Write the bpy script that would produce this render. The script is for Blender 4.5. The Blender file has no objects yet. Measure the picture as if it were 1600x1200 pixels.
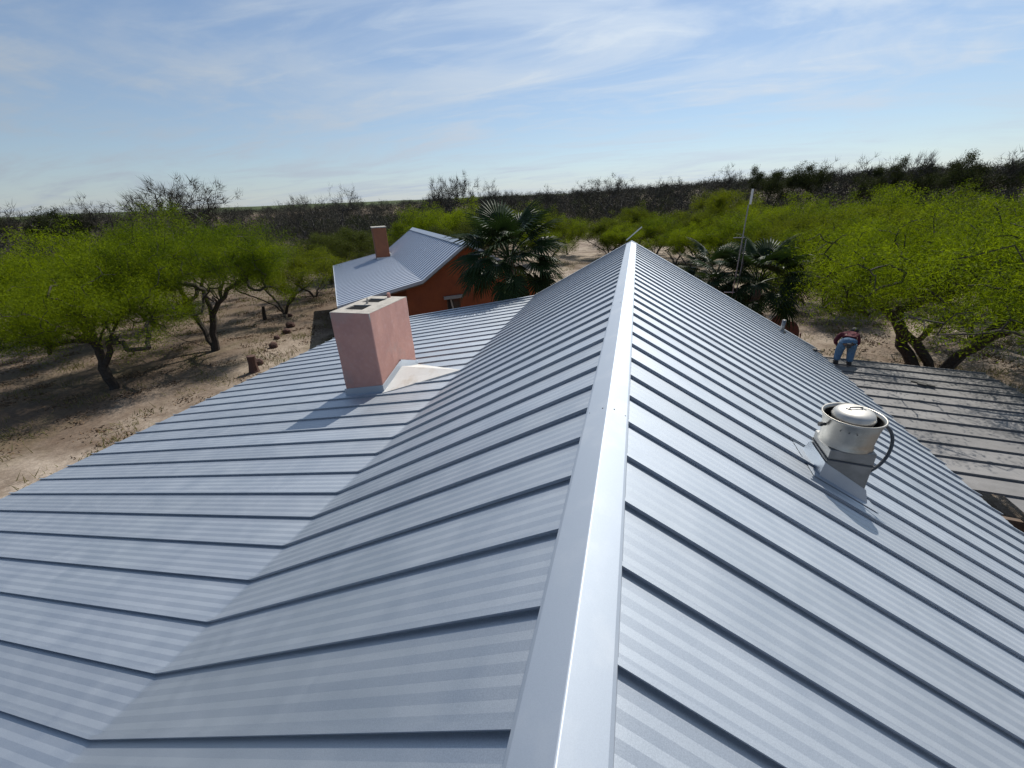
import bpy, bmesh, math, random
import numpy as np
from mathutils import Matrix, Vector
R = math.radians
SC = bpy.context.scene
COL = SC.collection

# ------------------------------------------------------------------ camera
cam_d = bpy.data.cameras.new("camera")
cam = bpy.data.objects.new("camera", cam_d)
COL.objects.link(cam)
cF = Vector((-0.26094, 0.87251, -0.41307)); cR = Vector((0.96249, 0.26902, -0.04064))
pit, rol, yaw = R(24.398), R(-2.558), R(-16.652)
cF = Vector((math.sin(yaw)*math.cos(pit), math.cos(yaw)*math.cos(pit), -math.sin(pit)))
r0 = Vector((math.cos(yaw), -math.sin(yaw), 0)); u0 = r0.cross(cF)
cR = math.cos(rol)*r0 + math.sin(rol)*u0
cU = -math.sin(rol)*r0 + math.cos(rol)*u0
cam.matrix_world = Matrix(((cR.x, cU.x, -cF.x, 0.093), (cR.y, cU.y, -cF.y, 0.0), (cR.z, cU.z, -cF.z, 1.316), (0, 0, 0, 1)))
cam_d.sensor_width = 36.0
cam_d.lens = 643.3/1600*36.0
cam_d.clip_start = 0.05
cam_d.clip_end = 6000
SC.camera = cam

# ------------------------------------------------------------------ sky, sun, exposure
SUN_EL, SUN_AZ = 49.5, 12.5            # degrees; azimuth from +Y towards +X
W = bpy.data.worlds.new("World"); SC.world = W; W.use_nodes = True
nt = W.node_tree; nt.nodes.clear()
def wn(t, **k):
    n = nt.nodes.new(t)
    for a, b in k.items(): setattr(n, a, b)
    return n
sky = wn('ShaderNodeTexSky', sky_type='NISHITA', sun_disc=False)
sky.sun_elevation = R(SUN_EL); sky.sun_rotation = R(SUN_AZ)
sky.altitude = 100; sky.air_density = 1.0; sky.dust_density = .05; sky.ozone_density = 4.5
tc = wn('ShaderNodeTexCoord')
sep = wn('ShaderNodeSeparateXYZ'); nt.links.new(tc.outputs['Generated'], sep.inputs[0])
def wm(op, a, b=None, clamp=False):
    n = wn('ShaderNodeMath', operation=op, use_clamp=clamp)
    for i, v in enumerate((a, b)):
        if v is None: continue
        if hasattr(v, 'links'): nt.links.new(v, n.inputs[i])
        else: n.inputs[i].default_value = v
    return n.outputs[0]
den = wm('ADD', wm('MAXIMUM', sep.outputs[2], 0.0), 0.12)
cx = wm('DIVIDE', sep.outputs[0], den); cy = wm('DIVIDE', sep.outputs[1], den)
cmb = wn('ShaderNodeCombineXYZ'); nt.links.new(cx, cmb.inputs[0]); nt.links.new(cy, cmb.inputs[1])
def cloud(scale, rot, stretch, detail, dist, lo, hi, off):
    mp = wn('ShaderNodeMapping'); mp.inputs['Rotation'].default_value[2] = rot
    mp.inputs['Scale'].default_value = (scale, scale*stretch, 1); mp.inputs['Location'].default_value = (off, off*.7, off*.3)
    nt.links.new(cmb.outputs[0], mp.inputs[0])
    n = wn('ShaderNodeTexNoise'); n.inputs['Scale'].default_value = 1; n.inputs['Detail'].default_value = detail
    n.inputs['Roughness'].default_value = .58; n.inputs['Distortion'].default_value = dist
    nt.links.new(mp.outputs[0], n.inputs['Vector'])
    m = wn('ShaderNodeMapRange', interpolation_type='SMOOTHSTEP'); m.inputs['From Min'].default_value = lo; m.inputs['From Max'].default_value = hi
    nt.links.new(n.outputs[0], m.inputs['Value'])
    return m.outputs[0]
c1 = cloud(.50, R(25), 1.9, 9, 1.3, .42, .70, 3.1)
c2 = cloud(1.5, R(-20), 2.4, 10, .9, .46, .74, 8.3)
c3 = cloud(.16, R(10), 1.2, 3, .3, .36, .60, 5.2)
cov = wm('MULTIPLY', wm('ADD', wm('MULTIPLY', c1, .62), wm('MULTIPLY', c2, .34)), wm('ADD', wm('MULTIPLY', c3, .75), .30), True)
cov = wm('ADD', wm('MULTIPLY', cov, .85), wm('ADD', wm('MULTIPLY', c3, .24), .05), True)
low = wm('MULTIPLY', wm('POWER', wm('SUBTRACT', 1.0, wm('MAXIMUM', sep.outputs[2], 0.0), True), 14.0), .62)   # thin veil thickens along the slant path to the horizon
cov = wm('ADD', cov, wm('MULTIPLY', low, wm('SUBTRACT', 1.0, cov, True)), True)
bright = wn('ShaderNodeMix', data_type='RGBA', blend_type='MIX')
# thin cirrus scatters forward: brighter towards the sun
dt = wn('ShaderNodeVectorMath', operation='DOT_PRODUCT'); nt.links.new(tc.outputs['Generated'], dt.inputs[0])
dt.inputs[1].default_value = (math.sin(R(SUN_AZ))*math.cos(R(SUN_EL)), math.cos(R(SUN_AZ))*math.cos(R(SUN_EL)), math.sin(R(SUN_EL)))
fs = wm('ADD', wm('MULTIPLY', wm('POWER', wm('MAXIMUM', dt.outputs['Value'], 0.0), 2.0), .80), .62)
cc = wn('ShaderNodeVectorMath', operation='SCALE'); cc.inputs[0].default_value = (5.8, 6.7, 7.8); nt.links.new(fs, cc.inputs['Scale'])
nt.links.new(cc.outputs[0], bright.inputs['B'])
nt.links.new(cov, bright.inputs['Factor']); nt.links.new(sky.outputs[0], bright.inputs['A'])
bg = wn('ShaderNodeBackground'); bg.inputs['Strength'].default_value = 0.100
nt.links.new(bright.outputs['Result'], bg.inputs[0])
wo = wn('ShaderNodeOutputWorld'); nt.links.new(bg.outputs[0], wo.inputs[0])

sun_d = bpy.data.lights.new("sun", 'SUN'); sun_d.energy = 4.8; sun_d.angle = R(.55); sun_d.color = (1, .95, .87)
sun = bpy.data.objects.new("sun", sun_d); COL.objects.link(sun)
sd = Vector((math.sin(R(SUN_AZ))*math.cos(R(SUN_EL)), math.cos(R(SUN_AZ))*math.cos(R(SUN_EL)), math.sin(R(SUN_EL))))
sun.rotation_euler = sd.to_track_quat('Z', 'Y').to_euler()
vs = SC.view_settings
vs.view_transform = 'Standard'; vs.look = 'None'; vs.gamma = 1.0; vs.exposure = 0.0; vs.use_curve_mapping = False
SC.cycles.max_bounces = 8; SC.cycles.transparent_max_bounces = 8

# ------------------------------------------------------------------ materials
def mat(name, col, rough=.6, metal=0.0, noise=None, bump=None, spec=None, coord='OBJ'):
    """noise: list of (scale, (r,g,b), lo, hi, strength[, stretch xyz]) overlays; bump: (scale, strength, dist)"""
    m = bpy.data.materials.new(name); m.use_nodes = True
    n = m.node_tree; P = n.nodes['Principled BSDF']
    P.inputs['Roughness'].default_value = rough; P.inputs['Metallic'].default_value = metal
    if spec is not None: P.inputs['Specular IOR Level'].default_value = spec
    g = n.nodes.new('ShaderNodeNewGeometry')
    cur = None
    for it in (noise or []):
        sc_, c, lo, hi, st = it[:5]
        mp = n.nodes.new('ShaderNodeMapping'); n.links.new(g.outputs['Position'], mp.inputs[0])
        mp.inputs['Scale'].default_value = it[5] if len(it) > 5 else (1, 1, 1)
        t = n.nodes.new('ShaderNodeTexNoise'); t.inputs['Scale'].default_value = sc_; t.inputs['Detail'].default_value = 7
        t.inputs['Roughness'].default_value = .62
        n.links.new(mp.outputs[0], t.inputs['Vector'])
        mr = n.nodes.new('ShaderNodeMapRange'); mr.inputs['From Min'].default_value = lo; mr.inputs['From Max'].default_value = hi
        mr.inputs['To Max'].default_value = st
        n.links.new(t.outputs[0], mr.inputs['Value'])
        mx = n.nodes.new('ShaderNodeMix'); mx.data_type = 'RGBA'
        n.links.new(mr.outputs[0], mx.inputs['Factor'])
        if cur is None: mx.inputs['A'].default_value = (*col, 1)
        else: n.links.new(cur, mx.inputs['A'])
        mx.inputs['B'].default_value = (*c, 1); cur = mx.outputs['Result']
    if cur is None: P.inputs['Base Color'].default_value = (*col, 1)
    else: n.links.new(cur, P.inputs['Base Color'])
    if bump:
        prev = None
        for (bs, bst, bd) in (bump if isinstance(bump, list) else [bump]):
            t = n.nodes.new('ShaderNodeTexNoise'); t.inputs['Scale'].default_value = bs; t.inputs['Detail'].default_value = 4
            n.links.new(g.outputs['Position'], t.inputs['Vector'])
            b = n.nodes.new('ShaderNodeBump'); b.inputs['Strength'].default_value = bst; b.inputs['Distance'].default_value = bd
            n.links.new(t.outputs[0], b.inputs['Height'])
            if prev: n.links.new(prev, b.inputs['Normal'])
            prev = b.outputs[0]
        n.links.new(prev, P.inputs['Normal'])
    return m

def leafmat(name, c1, c2, trans, tmix=.5, rough=.75):
    m = bpy.data.materials.new(name); m.use_nodes = True
    n = m.node_tree; n.nodes.clear()
    g = n.nodes.new('ShaderNodeNewGeometry'); oi = n.nodes.new('ShaderNodeObjectInfo')
    t = n.nodes.new('ShaderNodeTexNoise'); t.inputs['Scale'].default_value = 1.5; t.inputs['Detail'].default_value = 6
    n.links.new(g.outputs['Position'], t.inputs['Vector'])
    mr = n.nodes.new('ShaderNodeMapRange'); mr.inputs['From Min'].default_value = .3; mr.inputs['From Max'].default_value = .7
    n.links.new(t.outputs[0], mr.inputs['Value'])
    ad = n.nodes.new('ShaderNodeMath'); ad.operation = 'MULTIPLY_ADD'; ad.inputs[1].default_value = .5; ad.inputs[2].default_value = -.25; 
    n.links.new(oi.outputs['Random'], ad.inputs[0])
    a2 = n.nodes.new('ShaderNodeMath'); a2.operation = 'ADD'; a2.use_clamp = True
    n.links.new(ad.outputs[0], a2.inputs[0]); n.links.new(mr.outputs[0], a2.inputs[1])
    mx = n.nodes.new('ShaderNodeMix'); mx.data_type = 'RGBA'; mx.inputs['A'].default_value = (*c1, 1); mx.inputs['B'].default_value = (*c2, 1)
    n.links.new(a2.outputs[0], mx.inputs['Factor'])
    d = n.nodes.new('ShaderNodeBsdfPrincipled'); d.inputs['Roughness'].default_value = rough; d.inputs['Specular IOR Level'].default_value = .12
    n.links.new(mx.outputs['Result'], d.inputs['Base Color'])
    out = n.nodes.new('ShaderNodeOutputMaterial')
    if tmix > 0:
        tr = n.nodes.new('ShaderNodeBsdfTranslucent')
        mu = n.nodes.new('ShaderNodeMix'); mu.data_type = 'RGBA'; mu.blend_type = 'MULTIPLY'; mu.inputs['Factor'].default_value = 1
        n.links.new(mx.outputs['Result'], mu.inputs['A']); mu.inputs['B'].default_value = (*trans, 1)
        n.links.new(mu.outputs['Result'], tr.inputs[0])
        ms = n.nodes.new('ShaderNodeMixShader'); ms.inputs[0].default_value = tmix
        n.links.new(d.outputs[0], ms.inputs[1]); n.links.new(tr.outputs[0], ms.inputs[2]); n.links.new(ms.outputs[0], out.inputs[0])
    else: n.links.new(d.outputs[0], out.inputs[0])
    return m

M = {}
GALV = dict(rough=.60, metal=1.0)
M['galv'] = mat('galvanised_roof_sheet', (.565, .605, .65), noise=[(260, (.40, .435, .48), .36, .64, .7), (1.3, (.50, .54, .58), .45, .7, .5), (.45, (.53, .57, .60), .5, .66, .5), (70, (.70, .72, .74), .70, .80, .5, (1, .25, 1)), (9, (.62, .65, .68), .62, .8, .35)],
                bump=[(340, .16, .002), (4, .05, .01)], **GALV)
M['galv_old'] = mat('weathered_roof_sheet', (.20, .194, .190), rough=.75, metal=.25, noise=[(2.2, (.145, .14, .136), .42, .65, .7), (30, (.25, .244, .24), .55, .75, .4)], bump=[(5, .12, .01), (200, .05, .002)])
def rough_var(m, lo, hi, sc_):
    n = m.node_tree; g = n.nodes.new('ShaderNodeNewGeometry'); t = n.nodes.new('ShaderNodeTexNoise'); t.inputs['Scale'].default_value = sc_; t.inputs['Detail'].default_value = 6; t.inputs['Distortion'].default_value = .8
    n.links.new(g.outputs['Position'], t.inputs['Vector']); r = n.nodes.new('ShaderNodeMapRange'); r.inputs['From Min'].default_value = .35; r.inputs['From Max'].default_value = .68; r.inputs['To Min'].default_value = lo; r.inputs['To Max'].default_value = hi
    n.links.new(t.outputs[0], r.inputs['Value']); n.links.new(r.outputs[0], n.nodes['Principled BSDF'].inputs['Roughness'])
rough_var(M['galv'], .57, .64, 2.4)
def sheet_tone(m, lo, hi):          # each sheet left the mill with a slightly different tone
    n = m.node_tree; P = n.nodes['Principled BSDF']; src = P.inputs['Base Color'].links[0].from_socket
    oi = n.nodes.new('ShaderNodeObjectInfo'); r = n.nodes.new('ShaderNodeMapRange'); r.inputs['To Min'].default_value = lo; r.inputs['To Max'].default_value = hi
    n.links.new(oi.outputs['Random'], r.inputs['Value']); v = n.nodes.new('ShaderNodeVectorMath'); v.operation = 'SCALE'
    n.links.new(src, v.inputs[0]); n.links.new(r.outputs[0], v.inputs['Scale']); n.links.new(v.outputs[0], P.inputs['Base Color'])
sheet_tone(M['galv'], .93, 1.04); sheet_tone(M['galv_old'], .88, 1.08)
M['galv_far'] = mat('far_roof_sheet', (.58, .62, .68), rough=.60, metal=1.0, noise=[(3, (.55, .57, .62), .45, .7, .5)])
M['cap'] = mat('ridge_cap_sheet', (.50, .545, .60), rough=.62, metal=1.0, noise=[(300, (.44, .48, .53), .4, .6, .5), (3, (.62, .64, .66), .5, .7, .4)], bump=[(420, .08, .002)])
M['plaster'] = mat('pink_plaster', (.50, .262, .21), rough=.9, noise=[(2.6, (.43, .22, .182), .42, .62, .8), (11, (.54, .33, .29), .5, .75, .6), (1.7, (.36, .27, .24), .54, .74, .7), (60, (.42, .25, .22), .5, .8, .35)], bump=[(35, .25, .01), (140, .2, .004)])
M['crown'] = mat('mortar_cap', (.42, .39, .34), rough=.95, noise=[(7, (.28, .26, .23), .45, .65, .8), (40, (.5, .47, .42), .5, .8, .5)], bump=[(30, .4, .02)])
M['sealant'] = mat('white_sealed_sheet', (.62, .61, .58), rough=.62, metal=.15, noise=[(3.2, (.50, .45, .38), .48, .66, .75), (16, (.70, .69, .67), .5, .75, .5)], bump=[(14, .12, .01)])
M['orange'] = mat('orange_stucco', (.28, .072, .022), rough=.9, noise=[(1.1, (.20, .05, .018), .42, .62, .8), (14, (.33, .10, .04), .5, .8, .4)], bump=[(40, .2, .01)])
M['orange2'] = mat('terracotta_stucco', (.31, .115, .055), rough=.9, noise=[(3, (.25, .095, .05), .42, .62, .7)], bump=[(40, .2, .01)])
M['concrete'] = mat('lintel_concrete', (.33, .32, .30), rough=.9, noise=[(9, (.24, .23, .22), .45, .65, .7)])
M['dark'] = mat('dark_void', (.012, .012, .012), rough=.9, spec=.1)
M['blackpanel'] = mat('black_panel', (.010, .010, .011), rough=.9, spec=.1, noise=[(5, (.022, .022, .022), .4, .7, .6)])
M['wood'] = mat('rafter_wood', (.16, .11, .075), rough=.85, noise=[(6, (.10, .07, .05), .4, .65, .8, (1, 8, 8))])
M['bark'] = mat('mesquite_bark', (.055, .043, .034), rough=.95, noise=[(9, (.028, .022, .018), .4, .65, .9), (40, (.09, .075, .06), .55, .8, .6)], bump=[(22, .6, .03)])
M['barebark'] = mat('grey_bark', (.062, .055, .047), rough=.95, noise=[(5, (.05, .044, .038), .4, .65, .9)])
M['twig'] = leafmat('brush_twigs', (.046, .043, .034), (.078, .072, .053), (1, 1, 1), 0)
M['leaf'] = leafmat('mesquite_leaf', (.050, .082, .005), (.185, .240, .009), (1.28, 1.25, .5), .50)  # tone range widened to mimic bright tips against the crowns' shaded interior
M['leaf_far'] = leafmat('mesquite_leaf_far', (.055, .076, .007), (.155, .182, .010), (1.2, 1.2, .8), .45)
M['leaf_olive'] = leafmat('olive_leaf', (.05, .062, .014), (.08, .098, .018), (1.1, 1.1, .8), .35)
M['leaf_dark'] = leafmat('dark_evergreen_leaf', (.024, .032, .012), (.045, .056, .018), (1.1, 1.1, .8), .3)
M['frond'] = leafmat('palm_frond', (.018, .034, .012), (.032, .055, .018), (1.1, 1.2, .6), .16, .45)
M['deadfrond'] = leafmat('dead_palm_frond', (.15, .095, .05), (.24, .165, .09), (1, 1, .8), .25)
M['palmtrunk'] = mat('palm_trunk', (.20, .16, .125), rough=.95, noise=[(12, (.11, .085, .065), .4, .65, .9, (1, 1, 3))], bump=[(18, .6, .03)])
M['grass'] = leafmat('dry_grass_blades', (.20, .17, .08), (.12, .14, .035), (1, 1, .8), .3)
M['litter'] = leafmat('leaf_litter', (.12, .075, .045), (.20, .14, .09), (1, 1, 1), 0)
M['rock'] = mat('rust_rock', (.09, .045, .034), rough=.9, noise=[(8, (.08, .045, .035), .4, .65, .8)], bump=[(14, .5, .03)])
M['alu'] = mat('spun_aluminium', (.40, .38, .34), rough=.40, metal=.95, noise=[(5, (.24, .225, .19), .45, .7, .7, (1, 1, .25)), (40, (.55, .52, .47), .5, .75, .4)], bump=[(30, .05, .003)])
M['alu_cap'] = mat('weathered_aluminium_cap', (.50, .485, .45), rough=.55, metal=.6, noise=[(9, (.38, .36, .33), .45, .7, .7)], bump=[(20, .08, .004)])
M['curb'] = mat('galvanised_curb', (.27, .27, .265), rough=.5, metal=.85, noise=[(6, (.18, .18, .175), .4, .65, .7)])
M['rubber'] = mat('grey_conduit', (.06, .065, .07), rough=.6)
M['steel'] = mat('mast_steel', (.30, .30, .30), rough=.5, metal=.5, noise=[(8, (.20, .17, .15), .45, .65, .8)])
M['white'] = mat('white_plastic', (.72, .71, .66), rough=.5)
M['denim'] = mat('blue_denim', (.075, .14, .22), rough=.9, noise=[(14, (.11, .19, .28), .45, .65, .7), (5, (.05, .09, .15), .5, .7, .6)], bump=[(22, .4, .02)])
M['shirt'] = mat('maroon_shirt', (.10, .013, .022), rough=.9, noise=[(9, (.05, .008, .014), .45, .65, .7)], bump=[(14, .5, .02)])
M['skin'] = mat('skin', (.28, .16, .10), rough=.6)
M['hair'] = mat('dark_hair', (.012, .010, .009), rough=.6, bump=[(120, .6, .006)])
M['boot'] = mat('dark_boot', (.025, .02, .018), rough=.7)
M['tool'] = mat('tool_black', (.02, .02, .02), rough=.5)
M['tooltan'] = mat('tool_tan', (.30, .21, .11), rough=.6)
M['redchair'] = mat('faded_maroon_paint', (.10, .025, .022), rough=.7, noise=[(9, (.05, .02, .018), .45, .65, .8)])
M['glass'] = mat('window_glass', (.02, .024, .028), rough=.08)
M['curtain'] = mat('pale_curtain', (.45, .42, .36), rough=.9)

# ground: pale sand, brown leaf litter, green pasture on the far rise
def ground_mat():
    m = bpy.data.materials.new('sandy_ground'); m.use_nodes = True
    n = m.node_tree; P = n.nodes['Principled BSDF']; P.inputs['Roughness'].default_value = .95; P.inputs['Specular IOR Level'].default_value = .15
    g = n.nodes.new('ShaderNodeNewGeometry')
    def noise(s, lo, hi, det=8, sx=(1, 1, 1), dist=0):
        mp = n.nodes.new('ShaderNodeMapping'); mp.inputs['Scale'].default_value = sx; n.links.new(g.outputs['Position'], mp.inputs[0])
        t = n.nodes.new('ShaderNodeTexNoise'); t.inputs['Scale'].default_value = s; t.inputs['Detail'].default_value = det; t.inputs['Roughness'].default_value = .66
        t.inputs['Distortion'].default_value = dist
        n.links.new(mp.outputs[0], t.inputs['Vector'])
        r = n.nodes.new('ShaderNodeMapRange'); r.inputs['From Min'].default_value = lo; r.inputs['From Max'].default_value = hi; n.links.new(t.outputs[0], r.inputs['Value'])
        return r.outputs[0], t.outputs[0]
    def mix(f, a, b):
        x = n.nodes.new('ShaderNodeMix'); x.data_type = 'RGBA'; n.links.new(f, x.inputs['Factor'])
        for k, v in (('A', a), ('B', b)):
            if isinstance(v, tuple): x.inputs[k].default_value = (*v, 1)
            else: n.links.new(v, x.inputs[k])
        return x.outputs['Result']
    f1, _ = noise(.16, .36, .60, dist=.6); f2, _ = noise(1.1, .47, .75); f3, t3 = noise(7, .35, .68); f4, _ = noise(.5, .5, .7, sx=(1, .5, 1)); f5, _ = noise(28, .4, .7)
    sand = mix(f3, (.44, .37, .30), (.31, .255, .20))
    lit = mix(f3, (.145, .102, .072), (.078, .056, .041))
    sx_ = n.nodes.new('ShaderNodeSeparateXYZ'); n.links.new(g.outputs['Position'], sx_.inputs[0])
    wob = n.nodes.new('ShaderNodeMath'); wob.operation = 'MULTIPLY_ADD'; n.links.new(noise(.35, 0, 1)[1], wob.inputs[0]); wob.inputs[1].default_value = 7; n.links.new(sx_.outputs[0], wob.inputs[2])
    fx = n.nodes.new('ShaderNodeMapRange'); n.links.new(wob.outputs[0], fx.inputs['Value']); fx.inputs['From Min'].default_value = -17.5; fx.inputs['From Max'].default_value = -11.5; fx.inputs['To Min'].default_value = .28; fx.inputs['To Max'].default_value = 1.15
    fm = n.nodes.new('ShaderNodeMath'); fm.operation = 'MULTIPLY'; fm.use_clamp = True; n.links.new(f1, fm.inputs[0]); n.links.new(fx.outputs[0], fm.inputs[1])
    c = mix(fm.outputs[0], lit, sand); c = mix(f2, c, lit)     # sand worn bare round the house, litter under the trees
    gr = mix(f3, (.17, .15, .065), (.10, .11, .035))
    ff = n.nodes.new('ShaderNodeMath'); ff.operation = 'MULTIPLY'; n.links.new(f4, ff.inputs[0]); ff.inputs[1].default_value = .35
    c = mix(ff.outputs[0], c, gr)
    f6 = n.nodes.new('ShaderNodeMath'); f6.operation = 'MULTIPLY'; n.links.new(f5, f6.inputs[0]); f6.inputs[1].default_value = .4
    c = mix(f6.outputs[0], c, (.17, .125, .09))
    ln = n.nodes.new('ShaderNodeVectorMath'); ln.operation = 'LENGTH'; n.links.new(g.outputs['Position'], ln.inputs[0])
    fr = n.nodes.new('ShaderNodeMapRange'); fr.inputs['From Min'].default_value = 260; fr.inputs['From Max'].default_value = 310; n.links.new(ln.outputs['Value'], fr.inputs['Value'])
    c = mix(fr.outputs[0], c, (.060, .078, .030))
    n.links.new(c, P.inputs['Base Color'])
    b = n.nodes.new('ShaderNodeBump'); b.inputs['Strength'].default_value = .6; b.inputs['Distance'].default_value = .06; n.links.new(t3, b.inputs['Height']); n.links.new(b.outputs[0], P.inputs['Normal'])
    return m
M['ground'] = ground_mat()

# ------------------------------------------------------------------ helpers
def raw_mesh(name, V, F):
    me = bpy.data.meshes.new(name); me.from_pydata([tuple(v) for v in V], [], [tuple(f) for f in F]); me.update(); return me
def np_quads(name, V, nper=4):
    """V: (n,nper,3) array of separate polygons"""
    V = np.asarray(V, dtype=np.float32); n = len(V); me = bpy.data.meshes.new(name)
    me.vertices.add(n*nper); me.vertices.foreach_set('co', V.reshape(-1))
    me.loops.add(n*nper); me.loops.foreach_set('vertex_index', np.arange(n*nper, dtype=np.int32))
    me.polygons.add(n); me.polygons.foreach_set('loop_start', np.arange(0, n*nper, nper, dtype=np.int32))
    try: me.polygons.foreach_set('loop_total', np.full(n, nper, dtype=np.int32))
    except Exception: pass
    me.update(calc_edges=True); return me
def place(o, parent=None, tag=None):
    COL.objects.link(o)
    if parent is not None:
        o.parent = parent
    return o
def obj(name, me, m=None, parent=None, loc=None, smooth=False):
    if m is not None:
        me.materials.clear(); me.materials.append(M[m] if isinstance(m, str) else m)
    if smooth: me.polygons.foreach_set('use_smooth', np.ones(len(me.polygons), dtype=bool))
    o = bpy.data.objects.new(name, me); COL.objects.link(o)
    if parent is not None: o.parent = parent
    if loc is not None: o.location = loc
    return o
def tag(o, label=None, cat=None, group=None, kind=None):
    if label: o['label'] = label
    if cat: o['category'] = cat
    if group: o['group'] = group
    if kind: o['kind'] = kind
    return o
def empty(name, loc=(0, 0, 0), rz=0, label=None, cat=None, group=None):
    o = bpy.data.objects.new(name, None); COL.objects.link(o); o.location = loc; o.rotation_euler = (0, 0, rz); o.empty_display_size = .3
    return tag(o, label, cat, group)
def copy_tree(o, parent=None):
    c = o.copy(); COL.objects.link(c); c.parent = parent
    for ch in list(o.children): copy_tree(ch, c)
    return c
class MB:
    def __init__(s): s.V = []; s.F = []
    def add(s, V, F):
        b = len(s.V); s.V += [tuple(v) for v in V]; s.F += [tuple(i+b for i in f) for f in F]
    def box(s, lo, hi, rot=None, piv=None):
        (a, b, c), (d, e, f) = lo, hi
        V = [(a, b, c), (d, b, c), (d, e, c), (a, e, c), (a, b, f), (d, b, f), (d, e, f), (a, e, f)]
        if rot is not None:
            p = Vector(piv or ((a+d)/2, (b+e)/2, (c+f)/2)); V = [p + rot @ (Vector(v)-p) for v in V]
        s.add(V, [(3, 2, 1, 0), (4, 5, 6, 7), (0, 1, 5, 4), (1, 2, 6, 5), (2, 3, 7, 6), (3, 0, 4, 7)])
    def hexa(s, V): s.add(V, [(3, 2, 1, 0), (4, 5, 6, 7), (0, 1, 5, 4), (1, 2, 6, 5), (2, 3, 7, 6), (3, 0, 4, 7)])
    def tube(s, pts, rad, n=6, cap=True):
        pts = [Vector(p) for p in pts]; k = len(pts)
        if not hasattr(rad, '__len__'): rad = [rad]*k
        V = []; prev = None
        for i, p in enumerate(pts):
            d = (pts[min(i+1, k-1)] - pts[max(i-1, 0)])
            d = d.normalized() if d.length > 1e-9 else Vector((0, 0, 1))
            a = prev if prev is not None else (Vector((1, 0, 0)) if abs(d.x) < .8 else Vector((0, 1, 0)))
            a = (a - d*a.dot(d)); a = a.normalized() if a.length > 1e-6 else d.orthogonal().normalized(); b = d.cross(a); prev = a
            for j in range(n):
                t = 2*math.pi*j/n; V.append(p + (math.cos(t)*a + math.sin(t)*b)*float(rad[i]))
        F = [(i*n+j, i*n+(j+1) % n, (i+1)*n+(j+1) % n, (i+1)*n+j) for i in range(k-1) for j in range(n)]
        if cap: F += [tuple(range(n-1, -1, -1)), tuple(range((k-1)*n, k*n))]
        s.add(V, F)
    def lathe(s, prof, c=(0, 0, 0), n=40):
        V = []; c = Vector(c)
        for r, z in prof:
            for j in range(n):
                t = 2*math.pi*j/n; V.append((c.x+r*math.cos(t), c.y+r*math.sin(t), c.z+z))
        F = [(i*n+j, i*n+(j+1) % n, (i+1)*n+(j+1) % n, (i+1)*n+j) for i in range(len(prof)-1) for j in range(n)]
        s.add(V, F)
    def prism(s, poly, y0, y1):      # poly of (x,z), extruded along y
        n = len(poly); V = [(x, y0, z) for x, z in poly]+[(x, y1, z) for x, z in poly]
        s.add(V, [tuple(range(n)), tuple(range(2*n-1, n-1, -1))]+[(i, i+n, (i+1) % n+n, (i+1) % n) for i in range(n)])
    def build(s, name, m, parent=None, smooth=False, loc=None):
        me = raw_mesh(name, s.V, s.F)
        bm = bmesh.new(); bm.from_mesh(me); bmesh.ops.recalc_face_normals(bm, faces=bm.faces); bm.to_mesh(me); bm.free()
        return obj(name, me, m, parent, loc, smooth)
def bevel(o, w=.01, seg=2):
    b = o.modifiers.new('bevel', 'BEVEL'); b.width = w; b.segments = seg; b.limit_method = 'ANGLE'; return o
ORD = ['first', 'second', 'third', 'fourth', 'fifth', 'sixth', 'seventh', 'eighth', 'ninth', 'tenth', 'eleventh', 'twelfth', 'thirteenth', 'fourteenth', 'fifteenth', 'sixteenth', 'seventeenth', 'eighteenth', 'nineteenth', 'twentieth']
GZ = -5.6                       # level of the yard; the ridge of the near house is z = 0
def sstep(x): x = np.clip(x, 0, 1); return x*x*(3-2*x)
def terrain(x, y):
    x = np.asarray(x, float); y = np.asarray(y, float)
    d = np.hypot(x, y); az = np.degrees(np.arctan2(x, y))
    s = sstep((az+40)/62)
    left = 8.4*sstep((d-150)/240); right = 7.3*sstep((d-62)/150)
    und = .25*np.sin(x*.07+1)*np.cos(y*.06)*sstep((d-45)/60)
    return GZ + left*(1-s) + right*s + und

# ------------------------------------------------------------------ ground
rings = [0, 4, 8, 12, 16, 20, 24, 28, 32, 37, 43, 50, 58, 66, 75, 85, 96, 110, 125, 142, 160, 180, 200, 225, 250, 280, 310, 350, 400, 470, 560, 700, 900, 1300, 2000, 3500, 5000]
nA = 144; V = [(0, 0, GZ)]; F = []
for r in rings[1:]:
    t = np.arange(nA)*2*np.pi/nA; xs, ys = r*np.sin(t), r*np.cos(t); zs = terrain(xs, ys)
    V += list(zip(xs, ys, zs))
F += [(0, 1+(j+1) % nA, 1+j) for j in range(nA)]
for i in range(len(rings)-2):
    a = 1+i*nA; b = a+nA
    F += [(a+j, a+(j+1) % nA, b+(j+1) % nA, b+j) for j in range(nA)]
g = obj('ground', raw_mesh('ground', V, F), 'ground', smooth=True); tag(g, kind='structure')

# ------------------------------------------------------------------ near house
WS = .406; T = .563; DB = 2.976; TP = .183; DE = 9.894; PL = .642; PR = .901; DR = 5.381; YF = 13.24; YN = -4.6; HS = .033
house = empty('ranch_house', (0, 4, GZ), label='near house with long bluish standing-seam metal roof, ridge running away from viewer', cat='house')
OFF = (0, -4, -GZ)              # puts parts given in scene coordinates under the house root
def hpart(mb, name, m, smooth=False, parent=None):
    if parent is None: return mb.build(name, m, house, smooth, OFF)
    return mb.build(name, m, parent, smooth)
nU = Vector((-T, 0, 1)).normalized(); nP = Vector((-TP, 0, 1)).normalized(); nR = Vector((T, 0, 1)).normalized()
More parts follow.
